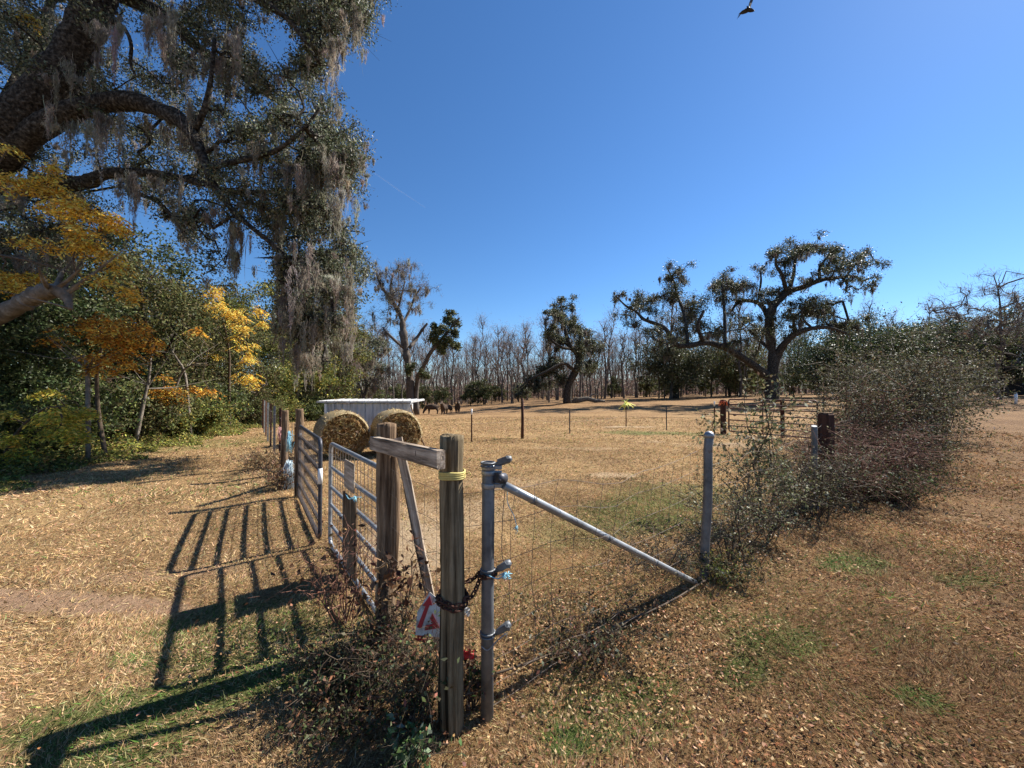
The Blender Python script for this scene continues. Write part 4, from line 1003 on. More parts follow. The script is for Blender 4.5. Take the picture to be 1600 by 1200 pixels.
# ------------------------------------------------------------------ field oaks
def px_clumps(rs, lst, Y, dy, jit=1, k=1.0):
    out = []
    for q in lst:
        u, v, ru, rv = q[:4]; y = Y + rs.randn() * dy + (q[4] if len(q) > 4 else 0)
        p = P(u, v, y); out.append((*p, ru * y / F * k, (ru + rv) / 2 * y / F * k, rv * y / F * k))
    return np.array(out)
def field_oak_right():
    rs = np.random.RandomState(5); Y = 36; T = lambda l: traced(l, Y)
    gzv = float(gz(*P(1206, 600, Y)[:2])); base = (P(1206, 600, Y)[0], Y, gzv)
    bv = 610 - (gzv - EYE) / Y * F
    limbs = [
        T([(1206, bv + 2, 22), (1207, 595, 17), (1208, 570, 15), (1206, 545, 12), (1202, 515, 13), (1203, 495, 12), (1209, 477, 12), (1220, 466, 11), (1231, 456, 10), (1256, 448, 8), (1281, 438, 7), (1306, 434, 5, 1), (1334, 432, 4, 1.5), (1348, 440, 3, 2)]),
        T([(1208, 580, 14), (1214, 556, 12), (1231, 531, 10, -1), (1246, 520, 9, -1.5), (1269, 513, 7, -2), (1295, 512, 5, -2), (1322, 521, 4, -2)]),
        T([(1206, 590, 14), (1190, 581, 13), (1169, 565, 11, -1), (1144, 549, 10, -1.5), (1119, 538, 9, -2), (1098, 536, 8, -2), (1075, 540, 8, -2), (1056, 538, 8, -2), (1041, 515, 7, -1.5), (1025, 506, 6, -1), (1006, 499, 5, -1), (994, 487, 4, 0), (978, 478, 3), (962, 462, 2)]),
        T([(1204, 505, 9), (1192, 480, 7, 1), (1178, 471, 6, 1.5), (1156, 471, 5, 2), (1142, 486, 4, 2)]),
        T([(1203, 545, 6), (1185, 530, 5, 1.5), (1170, 515, 4, 2)]),
        T([(1132, 545, 5, -2), (1133, 510, 5, -1), (1131, 475, 4, 0), (1128, 445, 3, 0)]),
        T([(1075, 540, 6, -2), (1069, 490, 5, 0), (1058, 462, 4, 1), (1053, 440, 3, 1), (1042, 418, 2, 1)]),
        T([(1229, 457, 7), (1222, 430, 5, -1), (1212, 412, 4, -1), (1216, 387, 3, -1)]),
        T([(1233, 455, 6), (1240, 428, 5, 1), (1244, 402, 4, 1), (1262, 382, 2, 1)]),
        T([(1281, 438, 5), (1281, 418, 4), (1296, 398, 3)]),
        T([(1184, 471, 3, 1), (1189, 440, 3, 1), (1188, 424, 2, 1)]),
        T([(1246, 520, 5, -1), (1240, 505, 4, -1), (1250, 488, 3, -1), (1275, 475, 2, -1)]),
        T([(1100, 536, 6, -2), (1090, 510, 5, -3), (1100, 485, 4, -3)]),
        T([(1269, 513, 4, -2), (1256, 500, 3, -2), (1252, 485, 2, -2)]),
        T([(1320, 434, 3, 1), (1335, 415, 3, 1), (1350, 397, 2, 1)]),
    ]
    L = [(1222, 388, 14, 8), (1207, 400, 12, 9), (1187, 424, 10, 8), (1225, 412, 12, 12), (1240, 394, 12, 10), (1256, 387, 12, 9), (1270, 384, 12, 8), (1286, 388, 14, 10), (1302, 396, 12, 11), (1290, 414, 12, 10), (1276, 430, 10, 10), (1262, 441, 10, 8), (1232, 432, 12, 14), (1310, 425, 16, 8), (1330, 414, 16, 11), (1340, 400, 14, 11), (1350, 394, 9, 9), (1353, 418, 8, 12), (1355, 447, 8, 9), (1345, 438, 10, 8), (1322, 438, 14, 6), (1295, 436, 12, 6),
         (1255, 475, 16, 9), (1275, 470, 18, 11), (1292, 480, 14, 12), (1300, 493, 12, 10), (1265, 490, 18, 10), (1245, 498, 14, 10), (1285, 504, 16, 8), (1310, 512, 16, 11), (1330, 508, 14, 12), (1240, 475, 8, 8),
         (1045, 414, 10, 9), (1058, 426, 12, 9), (1040, 436, 10, 9), (1065, 441, 12, 8), (1055, 460, 14, 12), (1076, 470, 16, 13), (1096, 480, 16, 14), (1080, 496, 18, 14), (1100, 508, 16, 14), (1065, 512, 16, 12), (1120, 515, 14, 12), (998, 462, 14, 10), (986, 480, 10, 9), (1011, 475, 12, 12), (963, 468, 8, 8), (976, 492, 9, 12), (990, 506, 10, 10), (1020, 488, 14, 12), (1036, 498, 14, 11), (1030, 520, 14, 13), (1048, 530, 12, 10), (1014, 522, 10, 10), (1045, 550, 10, 8), (1025, 465, 8, 8),
         (1130, 430, 12, 8), (1120, 444, 12, 11), (1136, 450, 14, 13), (1150, 448, 14, 11), (1166, 448, 12, 9), (1150, 468, 12, 8), (1180, 463, 14, 10), (1196, 470, 14, 10), (1212, 455, 13, 9), (1125, 470, 10, 14), (1140, 492, 11, 12), (1172, 500, 12, 12), (1155, 515, 12, 10), (1185, 520, 13, 12), (1165, 532, 15, 12), (1190, 542, 10, 10), (1178, 555, 10, 9), (1215, 508, 10, 11), (1226, 490, 12, 9), (1135, 540, 10, 8), (1108, 525, 10, 10), (1225, 520, 7, 10)]
    C = px_clumps(rs, L, Y, 2.2, k=1.0)
    extra = C[rs.randint(len(C), size=210)].copy(); extra[:, :3] += (rs.rand(210, 3) - .5) * (1.6, 3.6, .9); extra[:, 3:] *= .55; C[:, 3:] *= .72; extra[:, 2] = np.minimum(extra[:, 2], C[:, 2].max() - .5)
    C = np.concatenate([C, extra])
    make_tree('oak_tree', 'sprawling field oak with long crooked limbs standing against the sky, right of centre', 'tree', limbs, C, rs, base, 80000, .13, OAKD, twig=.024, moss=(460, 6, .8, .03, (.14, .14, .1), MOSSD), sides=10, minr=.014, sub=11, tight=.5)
field_oak_right()
def field_oak_mid():
    rs = np.random.RandomState(6); Y = 43; T = lambda l: traced(l, Y)
    q = P(886, 625, Y); zb = float(gz(q[0], q[1])); bv = 610 - (zb - EYE) / Y * F
    limbs = [T([(886, bv + 2, 14), (888, 605, 12), (894, 590, 11), (902, 575, 10), (904, 560, 9), (898, 548, 8), (890, 540, 8), (884, 520, 6), (880, 500, 5), (876, 478, 3)]),
             T([(893, 545, 5), (878, 543, 5, -1), (862, 532, 4, -1), (855, 522, 3, -1)]), T([(882, 510, 4), (866, 494, 3, 1), (852, 488, 2, 1)]),
             T([(898, 580, 6), (880, 568, 5, -2), (855, 580, 4, -3), (830, 592, 3, -3), (812, 606, 2, -3)]), T([(904, 562, 5), (918, 548, 4, 1), (928, 535, 3, 1)])]
    L = [(878, 468, 9, 6), (882, 480, 10, 8), (866, 490, 9, 5), (853, 489, 7, 5), (875, 498, 13, 9), (890, 503, 13, 9), (895, 515, 14, 9), (906, 525, 15, 11), (918, 522, 11, 8), (864, 520, 10, 9), (858, 532, 9, 8), (880, 530, 9, 7), (910, 545, 12, 11), (926, 545, 12, 14), (915, 568, 12, 12), (870, 570, 16, 10), (850, 580, 16, 10), (832, 590, 16, 9), (815, 606, 14, 7), (856, 600, 17, 9), (876, 592, 12, 12), (928, 575, 10, 10), (905, 535, 12, 8), (840, 606, 14, 8), (872, 545, 8, 6)]
    C = px_clumps(rs, L, Y, 1.8); e_ = C[rs.randint(len(C), size=60)].copy(); e_[:, :3] += (rs.rand(60, 3) - .5) * (2, 3.6, 1.6); e_[:, 3:] *= .55; C[:, 3:] *= .75; C = np.concatenate([C, e_])
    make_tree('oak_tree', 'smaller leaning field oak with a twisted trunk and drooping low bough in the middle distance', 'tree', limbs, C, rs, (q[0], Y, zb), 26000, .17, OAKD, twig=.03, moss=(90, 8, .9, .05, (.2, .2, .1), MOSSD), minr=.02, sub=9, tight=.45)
    # storm-broken stub on its left side
field_oak_mid()
def dead_tree():
    rs = np.random.RandomState(8); Y = 37; T = lambda l: traced(l, Y)
    q = P(644, 625, Y); zb = float(gz(q[0], q[1])); bv = 610 - (zb - EYE) / Y * F
    limbs = [T([(642, bv + 2, 15), (641, 605, 13), (640, 585, 12), (636, 560, 11), (634, 545, 11), (630, 520, 11), (628, 500, 9), (620, 482, 7), (608, 465, 5), (595, 445, 4), (586, 420, 2)]),
             T([(650, bv, 9), (652, 595, 8), (662, 572, 7, -1), (672, 552, 6, -1.5), (690, 530, 5, -2), (705, 512, 4, -2), (718, 496, 2.5, -2)]),
             T([(640, 543, 6), (650, 530, 5, 1), (660, 515, 4, 1), (668, 505, 3, 1)]), T([(630, 505, 5), (640, 485, 4, 1), (648, 465, 3, 1), (658, 448, 2, 1)]),
             T([(622, 482, 4), (628, 460, 3), (632, 440, 2), (628, 425, 1.5)]), T([(632, 545, 5), (615, 530, 4, -1), (600, 515, 3, -1)]), T([(612, 470, 3), (610, 450, 3), (614, 430, 2)])]
    tw = []
    for _ in range(110):
        a = rs.rand(); u, v = [(605, 440), (630, 435), (650, 460), (590, 430), (620, 470), (600, 510)][rs.randint(6)]
        tw.append((u + rs.randn() * 14, v + rs.randn() * 16, 7, 7))
    tw = [t for t in tw if t[1] > 410]
    C = px_clumps(rs, tw, Y, 1.5)
    root = make_tree('dead_oak_tree', 'half dead oak with a bare twiggy top and grey moss left of centre', 'tree', limbs, C, rs, (q[0], Y, zb), 2500, .12, OAKD, twig=.014, moss=(75, 6, .7, .035, (.13, .13, .1), MOSS), minr=.012, bark='thin_bark', knob=.3)
    L = [(703, 490, 8, 6), (700, 503, 9, 8), (712, 505, 8, 8), (712, 520, 8, 9), (692, 515, 10, 8), (682, 520, 9, 7), (676, 512, 7, 6), (678, 532, 10, 8), (700, 535, 14, 9), (712, 540, 8, 8), (690, 540, 12, 8), (690, 548, 9, 6), (640, 575, 8, 10), (662, 585, 8, 8)]
    C = px_clumps(rs, L, Y - 2, .7); C[:, :3] -= (q[0], Y, zb)
    pos = clump_pos(rs, C, 11000, 8, .28); v, f, c = leaves(rs, pos, .17, .085, [(.06, .075, .025), (.09, .1, .035), (.04, .05, .022), (.15, .15, .06)])
    obj('living_foliage', mesh_np('living_foliage', v, f, c), M['leaf'], root)
dead_tree()
def log_():
    m = MB(); a = P(892, 627, 44)
    pts = [P(u, v, 44) for u, v in ((892, 629), (905, 625), (918, 623), (930, 626), (945, 630))]
    for p in pts: p[2] = max(p[2], float(gz(p[0], p[1])) + .15)
    m.tube(pts, [.2, .3, .28, .22, .12], 10); m.tube([pts[2], pts[2] + (.6, .3, .5), pts[2] + (1.4, .3, .45)], [.14, .1, .05], 6); m.tube([pts[1], pts[1] + (-.3, -.2, .25), pts[1] + (-1.2, -.2, .1)], [.12, .09, .04], 6)
    tag(m.build('fallen_log', M['pale_bark']), 'grey fallen log lying on the grass beside the smaller leaning field oak', 'log')
log_()

# ------------------------------------------------------------------ generic trees by growth
def grown_tree(name, label, cat_, base, h, cr, cb, n_leaf, size, cols, seed, ncl=60, group=None, leafm='dull_leaf', bark='bark', flatc=.75, r0=None, lean=(0, 0), moss=None, var=.3, tight=.32, clr=.2):
    rs = np.random.RandomState(seed); r0 = r0 or h * .022; B = np.array(base, float)
    top = B + np.array((lean[0], lean[1], h * .88)); K = 6
    tr = [[*(B * (1 - t) + top * t + np.array((*(rs.randn(2) * .03 * h * math.sin(math.pi * t)), 0))), r0 * (1 - .75 * t)] for t in np.linspace(0, 1, K)]
    tr[0][2] -= .15
    limbs = [smoothline(tr, 3)]
    for k in range(5):
        t = .3 + .12 * k; p = limbs[0][int(t * (len(limbs[0]) - 1))]; a = rs.rand() * 6.28
        e = p[:3] + np.array((math.cos(a) * cr * .6, math.sin(a) * cr * .6, (h - p[2] + B[2]) * .35))
        limbs.append(smoothline([(*p[:3], p[3] * .6), (*((p[:3] + e) / 2 + rs.randn(3) * .1 * cr), p[3] * .45), (*e, p[3] * .25)], 3))
    C = []
    for _ in range(ncl):
        d = rs.randn(3); d /= np.linalg.norm(d); d *= rs.rand() ** .4; lump = 1 + .22 * math.sin(d[0] * 5 + seed) * math.cos(d[1] * 4 + seed)
        zc = (cb + 1) / 2 * h; c = B + np.array((d[0] * cr * lump, d[1] * cr * lump, zc + d[2] * (1 - cb) / 2 * h)) + np.array((*lean, 0)) * .7
        r = cr * (clr + .14 * rs.rand()); C.append((*c, r, r, r * flatc))
    return make_tree(name, label, cat_, limbs, np.array(C), rs, tuple(B), n_leaf, size, cols, group=group, leafm=leafm, bark=bark, twig=.012 * h / 6, moss=moss, minr=.008 * h / 6, sub=7, tight=tight, var=var)
EG = [(.03, .045, .018), (.045, .065, .024), (.065, .085, .03), (.09, .105, .04)]
OLV = [(.09, .1, .035), (.13, .13, .045), (.06, .075, .028), (.17, .155, .06), (.11, .085, .04)]
YG = [(.11, .14, .035), (.15, .17, .045), (.2, .21, .06), (.08, .1, .03), (.3, .24, .05)]
YEL = [(.86, .54, .08), (.9, .66, .14), (.7, .38, .04), (.88, .74, .2), (.45, .24, .04)]
ORG = [(.62, .28, .035), (.74, .4, .06), (.42, .17, .025), (.72, .54, .12), (.26, .12, .02)]
YLG = [(.5, .46, .07), (.38, .38, .07), (.6, .5, .08), (.25, .28, .05)]
def gpos(x, y): return (x, y, float(gz(x, y)))

# darker oaks behind on the right
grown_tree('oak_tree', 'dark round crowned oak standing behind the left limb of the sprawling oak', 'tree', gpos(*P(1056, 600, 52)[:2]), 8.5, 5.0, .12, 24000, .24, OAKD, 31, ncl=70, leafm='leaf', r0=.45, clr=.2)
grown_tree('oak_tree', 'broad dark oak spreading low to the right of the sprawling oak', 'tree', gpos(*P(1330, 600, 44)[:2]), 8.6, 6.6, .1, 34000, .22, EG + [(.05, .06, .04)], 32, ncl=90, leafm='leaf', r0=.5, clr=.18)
grown_tree('oak_tree', 'low olive coloured tree between the dark round oak and the sprawling oak trunk', 'tree', gpos(*P(1140, 600, 56)[:2]), 7.5, 5.5, .1, 18000, .25, OLV, 33, ncl=60)
grown_tree('oak_tree', 'dark evergreen tree at the right edge beside the far house', 'tree', gpos(*P(1572, 600, 42)[:2]), 11.0, 5.2, .1, 26000, .22, EG, 34, ncl=70, leafm='leaf')
grown_tree('oak_tree', 'olive tree peeping over the thicket left of the bare tree', 'tree', gpos(*P(1450, 600, 50)[:2]), 9.8, 6.2, .1, 26000, .25, OLV + EG, 35, ncl=80)
grown_tree('mossy_tree', 'moss hung tree behind the left end of the white shelter', 'tree', gpos(*P(512, 600, 27)[:2]), 7.6, 2.6, .35, 15000, .15, OAKG, 36, ncl=60, moss=(190, 10, 1.3, .035, (.25, .25, .1), MOSS), leafm='leaf')
grown_tree('mossy_tree', 'slender moss hung tree left of the half dead oak', 'tree', gpos(*P(566, 600, 33)[:2]), 7.6, 2.2, .3, 9000, .15, OAKG, 37, ncl=50, moss=(120, 9, 1.1, .04, (.25, .25, .1), MOSS), leafm='leaf', bark='thin_bark')

# ------------------------------------------------------------------ left wood
tr_lab = [
    ('dark evergreen tree with dense leaves at the left edge of the lawn, nearest the camera', (-12.4, 8.2), 4.6, 2.3, .0, 30000, .095, EG, 41),
    ('second dark evergreen from the left, behind the orange leaved bough', (-13.6, 10.8), 4.6, 2.2, .05, 26000, .1, EG, 42),
    ('olive tree thick with twigs behind the bent pale saplings', (-13.2, 13.6), 6.2, 2.4, .0, 24000, .1, OLV, 43),
    ('dark tree rising in the middle of the left wood', (-15.0, 15.0), 8.0, 2.9, .15, 26000, .12, EG + OLV[:2], 44),
    ('brownish olive tree at the lawn edge right of the yellow spray', (-13.6, 17.4), 6.6, 2.5, .0, 22000, .11, OLV, 45),
    ('tall olive green tree bushy to the ground at the far end of the lawn', (-13.2, 21.5), 7.8, 3.1, .0, 36000, .12, YG, 46),
    ('yellowish green tree at the end of the wood next to the moss curtains', (-12.4, 25.0), 8.2, 2.9, .0, 24000, .13, YG + OLV, 47),
    ('dark tree standing far back over the left wood', (-21.0, 19.0), 9.0, 3.6, .15, 24000, .16, EG, 48),
    ('olive brown tree far back behind the yellow spray', (-19.5, 25.5), 8.2, 3.4, .1, 22000, .16, OLV, 49),
    ('dark tree at the far left behind the leaning pale trunk', (-17.6, 12.0), 8.0, 3.2, .05, 26000, .13, EG, 50),
    ('dark green tree beyond the yellowish green one', (-17.0, 32.0), 8.2, 3.4, .05, 18000, .18, EG + YG[:2], 51),
]
for lab, (x, y), h, cr, cb, n, sz, cl, sd in tr_lab:
    grown_tree('wood_tree', lab, 'tree', gpos(x, y), h, cr, cb, n, sz, cl, sd, ncl=70, leafm='leaf' if cl is EG else 'dull_leaf', clr=.17, tight=.3)

def shrub(name, label, cat_, base, h, spread, nst, ntw, n_leaf, size, cols, seed, mat='stem', leafm='leaf', r=.012, arch=.5, group=None, lean=(0, 0), upl=0.15, lw=.5, twl=.35):
    rs = np.random.RandomState(seed); root = thing(name, label, cat_, base, 0, group); mb = MB(); pts = []
    for i in range(nst):
        a = rs.rand() * 6.283; q = rs.rand() ** .6; s0 = np.array((math.cos(a), math.sin(a), 0)) * spread * .25 * rs.rand()
        hh = h * (.45 + .55 * rs.rand()); out = np.array((math.cos(a), math.sin(a), 0)) * spread * q
        p = [s0 + out * t ** 1.4 + np.array((lean[0] * t * t, lean[1] * t * t, hh * (t - arch * .55 * t ** 3))) + rs.randn(3) * .03 * h * (t > 0) for t in np.linspace(0, 1, 6)]
        rad = [r * (1.1 - .85 * t) * (.6 + .6 * (i % 3) / 2) for t in np.linspace(0, 1, 6)]
        mb.tube(p, rad, 5, cap=False)
        for _ in range(ntw):
            t = .25 + .75 * rs.rand(); k = min(int(t * 5), 4); o = p[k] + (p[k + 1] - p[k]) * (t * 5 - k)
            d = rs.randn(3); d[2] = d[2] * .6 + upl; d /= np.linalg.norm(d); L = h * twl * (.4 + .8 * rs.rand())
            m_ = o + d * L * .5 + rs.randn(3) * L * .1; e = m_ + (d + rs.randn(3) * .4) * L * .5
            m_[2] = max(m_[2], .02); e[2] = max(e[2], .02)
            mb.tube([o, m_, e], [r * .45, r * .3, r * .12], 3, cap=False)
            pts += [m_, e, (m_ + e) / 2, (o + m_) / 2]
    mb.build('stems', M[mat], root)
    if n_leaf:
        pts = np.array(pts); k = rs.randint(len(pts), size=n_leaf); pos = pts[k] + rs.randn(n_leaf, 3) * min(h * .035, .06)
        pos[:, 2] = np.abs(pos[:, 2]) + .01
        v, f, c = leaves(rs, pos, size, size * lw, cols, var=.3)
        obj('foliage', mesh_np('foliage', v, f, c), M[leafm], root)
    return root
# understory shrubs along the lawn: three sources, then copies
src = [shrub('undergrowth_shrub', 'leafy green shrub crowding the edge of the left lawn', 'shrub', gpos(-10.9, 9.0), 2.0, 1.3, 26, 12, 9000, .085, EG + YG[:2], 61, group='green shrubs along the left wood edge'),
       shrub('undergrowth_shrub', 'leafy green shrub crowding the edge of the left lawn', 'shrub', gpos(-11.2, 11.2), 2.3, 1.3, 26, 12, 8000, .085, OLV, 62, group='green shrubs along the left wood edge', leafm='dull_leaf'),
       shrub('undergrowth_shrub', 'leafy green shrub crowding the edge of the left lawn', 'shrub', gpos(-10.9, 12.9), 1.7, 1.2, 24, 12, 9000, .085, YG, 63, group='green shrubs along the left wood edge', leafm='dull_leaf')]
rs = np.random.RandomState(64)
for i, (x, y, s) in enumerate([(-11.8, 10.1, 1.1), (-12.3, 12.4, 1.2), (-11.6, 14.2, .9), (-12.3, 15.4, 1.1), (-11.8, 17.6, .9), (-12.2, 19.4, 1.0), (-11.6, 22.6, .9), (-12.4, 24.4, 1.1), (-13.5, 28.6, 1.2), (-14.5, 9.2, 1.3), (-15.0, 12.4, 1.4), (-13.8, 19.4, 1.3), (-11.6, 8.0, .8), (-15.5, 34.0, 1.5), (-16.5, 39.0, 1.5), (-13.6, 16.4, 1.3), (-18, 44, 1.6), (-20, 50, 1.7), (-16.3, 28.6, 1.6)]):
    c = copy_tree(src[i % 3]); c.location = gpos(x, y); c.rotation_euler = (0, 0, rs.rand() * 6.28); c.scale = (s, s, s * (.9 + .3 * rs.rand()))

# yellow and orange leaved trees
def colour_tree(label, base, Y, lst, limbs, cols, seed, n, size=.13, k=1.0):
    rs = np.random.RandomState(seed); C = []
    for q in lst:
        y = Y + (q[4] if len(q) > 4 else 0) + rs.randn() * .25; p = P(q[0], q[1], y); C.append((*p, q[2] * y / F * k, q[2] * y / F * .8 * k, q[3] * y / F * k))
    C = np.array(C); C[:, 3:] *= .62; C[:, :3] += rs.randn(len(C), 3) * .07; root = thing('yellow_tree', label, 'tree', base); B = np.array(base)
    mb = MB(); L = []
    for l in limbs:
        t = smoothline(l, 4); t[:, :3] -= B; L.append(t); mb.tube([q[:3] for q in t], [q[3] for q in t], 7, cap=False)
    C[:, :3] -= B; link_branches(mb, rs, [t for t in L], C, twig=.008, minr=.004)
    mb.build('trunk', M['stem'], root)
    # feathery compound leaves: rows of leaflets on drooping stalks
    nl = int(n * .3) // 12; w = C[:, 3] * C[:, 5]; i = rs.choice(len(C), nl, p=w / w.sum()); st = C[i, :3] + rs.randn(nl, 3) * C[i, 3:] * .8
    a = rs.rand(nl) * 6.28; d = np.stack([np.cos(a), np.sin(a), -.35 - .3 * rs.rand(nl)], 1); d /= np.linalg.norm(d, axis=1, keepdims=True)
    side = np.cross(d, [0, 0, 1]); side /= np.linalg.norm(side, axis=1, keepdims=True); pos = []; up = []
    for j in range(12):
        t = (j // 2) / 5; sg = 1 if j % 2 else -1
        pos.append(st + d * t * size * 2.6 + side * sg * size * .42 + np.array((0, 0, -.12 * size * t * t * 3))); up.append(side * sg * 1.4 + d * .6 + np.array((0, 0, -.3)))
    pos = np.concatenate(pos); up = np.concatenate(up)
    v, f, c = leaves(rs, pos, size * .8, size * .27, cols, updir=up, var=.25)
    obj('crown', mesh_np('crown', v, f, c), M['yellow_leaf'], root)
colour_tree('yellow leaved branch fan reaching in from the left edge below the arching oak limb', (-13.4, 8.2, 0), 8.0,
    [(12, 225, 12, 8), (20, 275, 22, 9), (55, 285, 26, 9), (85, 305, 26, 9), (120, 322, 24, 10), (150, 342, 22, 9), (172, 352, 12, 9), (125, 350, 18, 9), (100, 330, 22, 9), (140, 375, 16, 8), (165, 398, 16, 9), (180, 412, 14, 8), (120, 385, 18, 7), (60, 385, 20, 8), (198, 452, 12, 9), (205, 462, 8, 7), (10, 430, 16, 12), (20, 455, 16, 10), (40, 440, 14, 8), (150, 430, 14, 6), (90, 265, 16, 6), (40, 25, 12, 7, 2)],
    [[(-13.4, 8.2, 0, .12), (-13.2, 8.2, 2.5, .1), (-12.6, 8.1, 4.6, .07), (-11.2, 8.0, 5.8, .04), (-9.4, 8.0, 5.6, .02)], [(-12.9, 8.2, 3.2, .06), (-11.2, 8.0, 4.4, .035), (-9.0, 7.9, 4.0, .015), (-8.2, 7.9, 3.6, .008)]], YEL, 71, 26000, .1)
colour_tree('deep orange leaved sapling crown in front of the dark evergreens', (-9.6, 9.1, 0), 8.6,
    [(135, 515, 20, 12), (160, 505, 22, 12), (190, 508, 24, 12), (215, 520, 18, 10), (232, 530, 12, 12), (160, 530, 24, 12), (190, 535, 24, 12), (215, 548, 20, 12), (150, 550, 18, 12), (175, 560, 18, 10), (205, 562, 16, 10), (78, 524, 14, 5), (105, 515, 12, 7), (150, 575, 12, 8)],
    [[(-9.6, 9.1, 0, .05), (-9.7, 9.0, 1.2, .042), (-9.5, 8.8, 2.2, .03), (-9.1, 8.6, 2.9, .02)]], ORG, 72, 13000, .1)
colour_tree('low yellow leaved sapling bending over the left edge of the lawn', (-10.2, 7.7, 0), 7.4,
    [(95, 638, 18, 6), (110, 650, 26, 7), (130, 640, 16, 6), (95, 662, 22, 7), (70, 655, 14, 7), (10, 652, 14, 5), (12, 682, 16, 7), (90, 608, 8, 5), (85, 680, 12, 7), (30, 705, 22, 9), (110, 672, 16, 6)],
    [[(-10.2, 7.7, 0, .04), (-9.9, 7.6, .6, .03), (-9.2, 7.5, 1.2, .018), (-8.6, 7.4, 1.3, .01)]], YLG + YEL[:2], 73, 12000, .1)
colour_tree('bright yellow spray of leaves high on the middle of the left wood', (-11.3, 15.4, 0), 14.6,
    [(335, 462, 10, 8), (345, 475, 14, 9), (360, 488, 16, 9), (372, 500, 12, 9), (380, 512, 10, 8), (325, 480, 9, 8), (372, 528, 8, 8), (385, 542, 11, 8), (395, 550, 8, 7), (378, 562, 8, 7), (385, 588, 12, 8), (398, 595, 8, 8), (330, 553, 8, 4), (350, 505, 10, 6), (345, 455, 8, 6), (405, 485, 9, 8), (410, 505, 8, 6)],
    [[(-11.3, 15.4, 0, .06), (-11.2, 15.2, 1.8, .05), (-11.0, 14.9, 3.2, .035), (-11.1, 14.6, 4.6, .02)]], YEL, 74, 12000, .12)
colour_tree('rusty orange sapling low in the wood right of the deep orange one', (-11.2, 12.2, 0), 11.6,
    [(245, 612, 14, 7), (265, 606, 14, 7), (272, 620, 10, 6), (240, 625, 10, 6), (255, 590, 8, 5), (305, 520, 8, 6), (300, 600, 8, 5), (330, 615, 10, 5)],
    [[(-11.2, 12.2, 0, .04), (-11.0, 12.0, 1.0, .03), (-10.6, 11.7, 1.7, .015)]], ORG + OLV[:1], 75, 6000, .12)
# bright ground cover at the foot of the wood
def edge_cover():
    rs = np.random.RandomState(80); n = 26000; t = rs.rand(n); y = 5.2 + 14 * t ** 1.4; xe = np.interp(y, [5, 7, 8.6, 10.7, 13.5, 17.5, 20], [-7.7, -8.9, -9.0, -9.7, -10.2, -11.3, -11.9]); x = xe - np.abs(rs.randn(n)) * 1.0 + .2 + .25 * np.sin(y * 2.3) + .2 * np.sin(y * 5.1)
    hh = np.clip((xe - x) * .45 + .12, .05, .6) * (.5 + .5 * np.sin(y * 3.1 + x * 2) ** 2); pos = np.stack([x, y, gz(x, y) + rs.rand(n) * hh], 1)
    v, f, c = leaves(rs, pos, .07, .04, [YLG[1]] + YG + YG + [(.36, .33, .08), (.2, .13, .06), (.26, .18, .08)], var=.3, flat=.4)
    tag(obj('ground_cover', mesh_np('ground_cover', v, f, c), M['dull_leaf']), 'yellow green creeping plants along the foot of the left wood', 'ground cover', kind='stuff')
edge_cover()
# pale bent saplings and a leaning dead trunk
def stick(name, label, pts, mat, cat_='tree', n=7, rough=0):
    t = smoothline(pts, 8 if rough else 4);
    if rough: t[:, 3] *= 1 + rough * np.random.RandomState(3).randn(len(t))
    B = t[0][:3].copy(); root = thing(name, label, cat_, tuple(B)); m = MB(); m.tube([q[:3] - B for q in t], [q[3] for q in t], n)
    rs = np.random.RandomState(int(abs(B[0] * 100))); m2 = MB()
    for _ in range(7):
        k = rs.randint(len(t) // 2, len(t)); o = t[k][:3] - B; d = rs.randn(3) * .35; d[2] = abs(d[2]); m2.tube([o, o + d * .6 + rs.randn(3) * .05, o + d * 1.6], [t[k][3] * .5, t[k][3] * .3, .003], 4, cap=False)
    m.build('trunk', M[mat], root); m2.build('twigs', M[mat], root)
def PG(u, Y, r): p = P(u, 600, Y); return (p[0], p[1], float(gz(p[0], p[1])), r)
def PP(u, v, Y, r): p = P(u, v, Y); return (*p, r)
stick('bare_sapling', 'pale bent bare sapling leaning right at the far edge of the lawn', [PG(368, 16.8, .06), PP(385, 640, 16.8, .05), PP(395, 622, 16.7, .04), PP(408, 608, 16.6, .03), PP(418, 601, 16.5, .015)], 'pale_bark')
stick('bare_sapling', 'pale leaning stem in the shade below the rusty orange sapling', [PG(212, 10.6, .05), PP(225, 625, 10.6, .045), PP(232, 595, 10.6, .035), PP(236, 560, 10.6, .02)], 'pale_bark')
stick('bare_sapling', 'whitish upright stem below the deep orange crown', [PG(140, 8.4, .045), PP(137, 600, 8.4, .04), PP(136, 575, 8.4, .035), PP(131, 555, 8.4, .02)], 'pale_bark')
stick('bare_sapling', 'forked bare grey stem beside the yellow spray', [PG(300, 12.6, .045), PP(290, 590, 12.6, .04), PP(276, 560, 12.5, .03), PP(266, 545, 12.4, .015)], 'pale_bark')
stick('bare_sapling', 'slender grey stem slanting up to the right in the middle of the wood', [PG(255, 12.2, .04), PP(280, 590, 12.2, .035), PP(305, 568, 12.1, .02), PP(320, 560, 12, .01)], 'pale_bark')
stick('leaning_trunk', 'thick pale broken trunk slanting in at the left edge under the yellow leaves', [(-15.5, 8.4, -.1, .3), (-12.8, 8.1, 2.2, .26), PP(20, 482, 7.8, .17), PP(45, 468, 7.75, .155), PP(60, 460, 7.7, .15), PP(75, 455, 7.65, .15), PP(92, 454, 7.6, .12), PP(104, 466, 7.6, .085), PP(110, 484, 7.55, .03)], 'pale_bark', n=18, rough=.09)

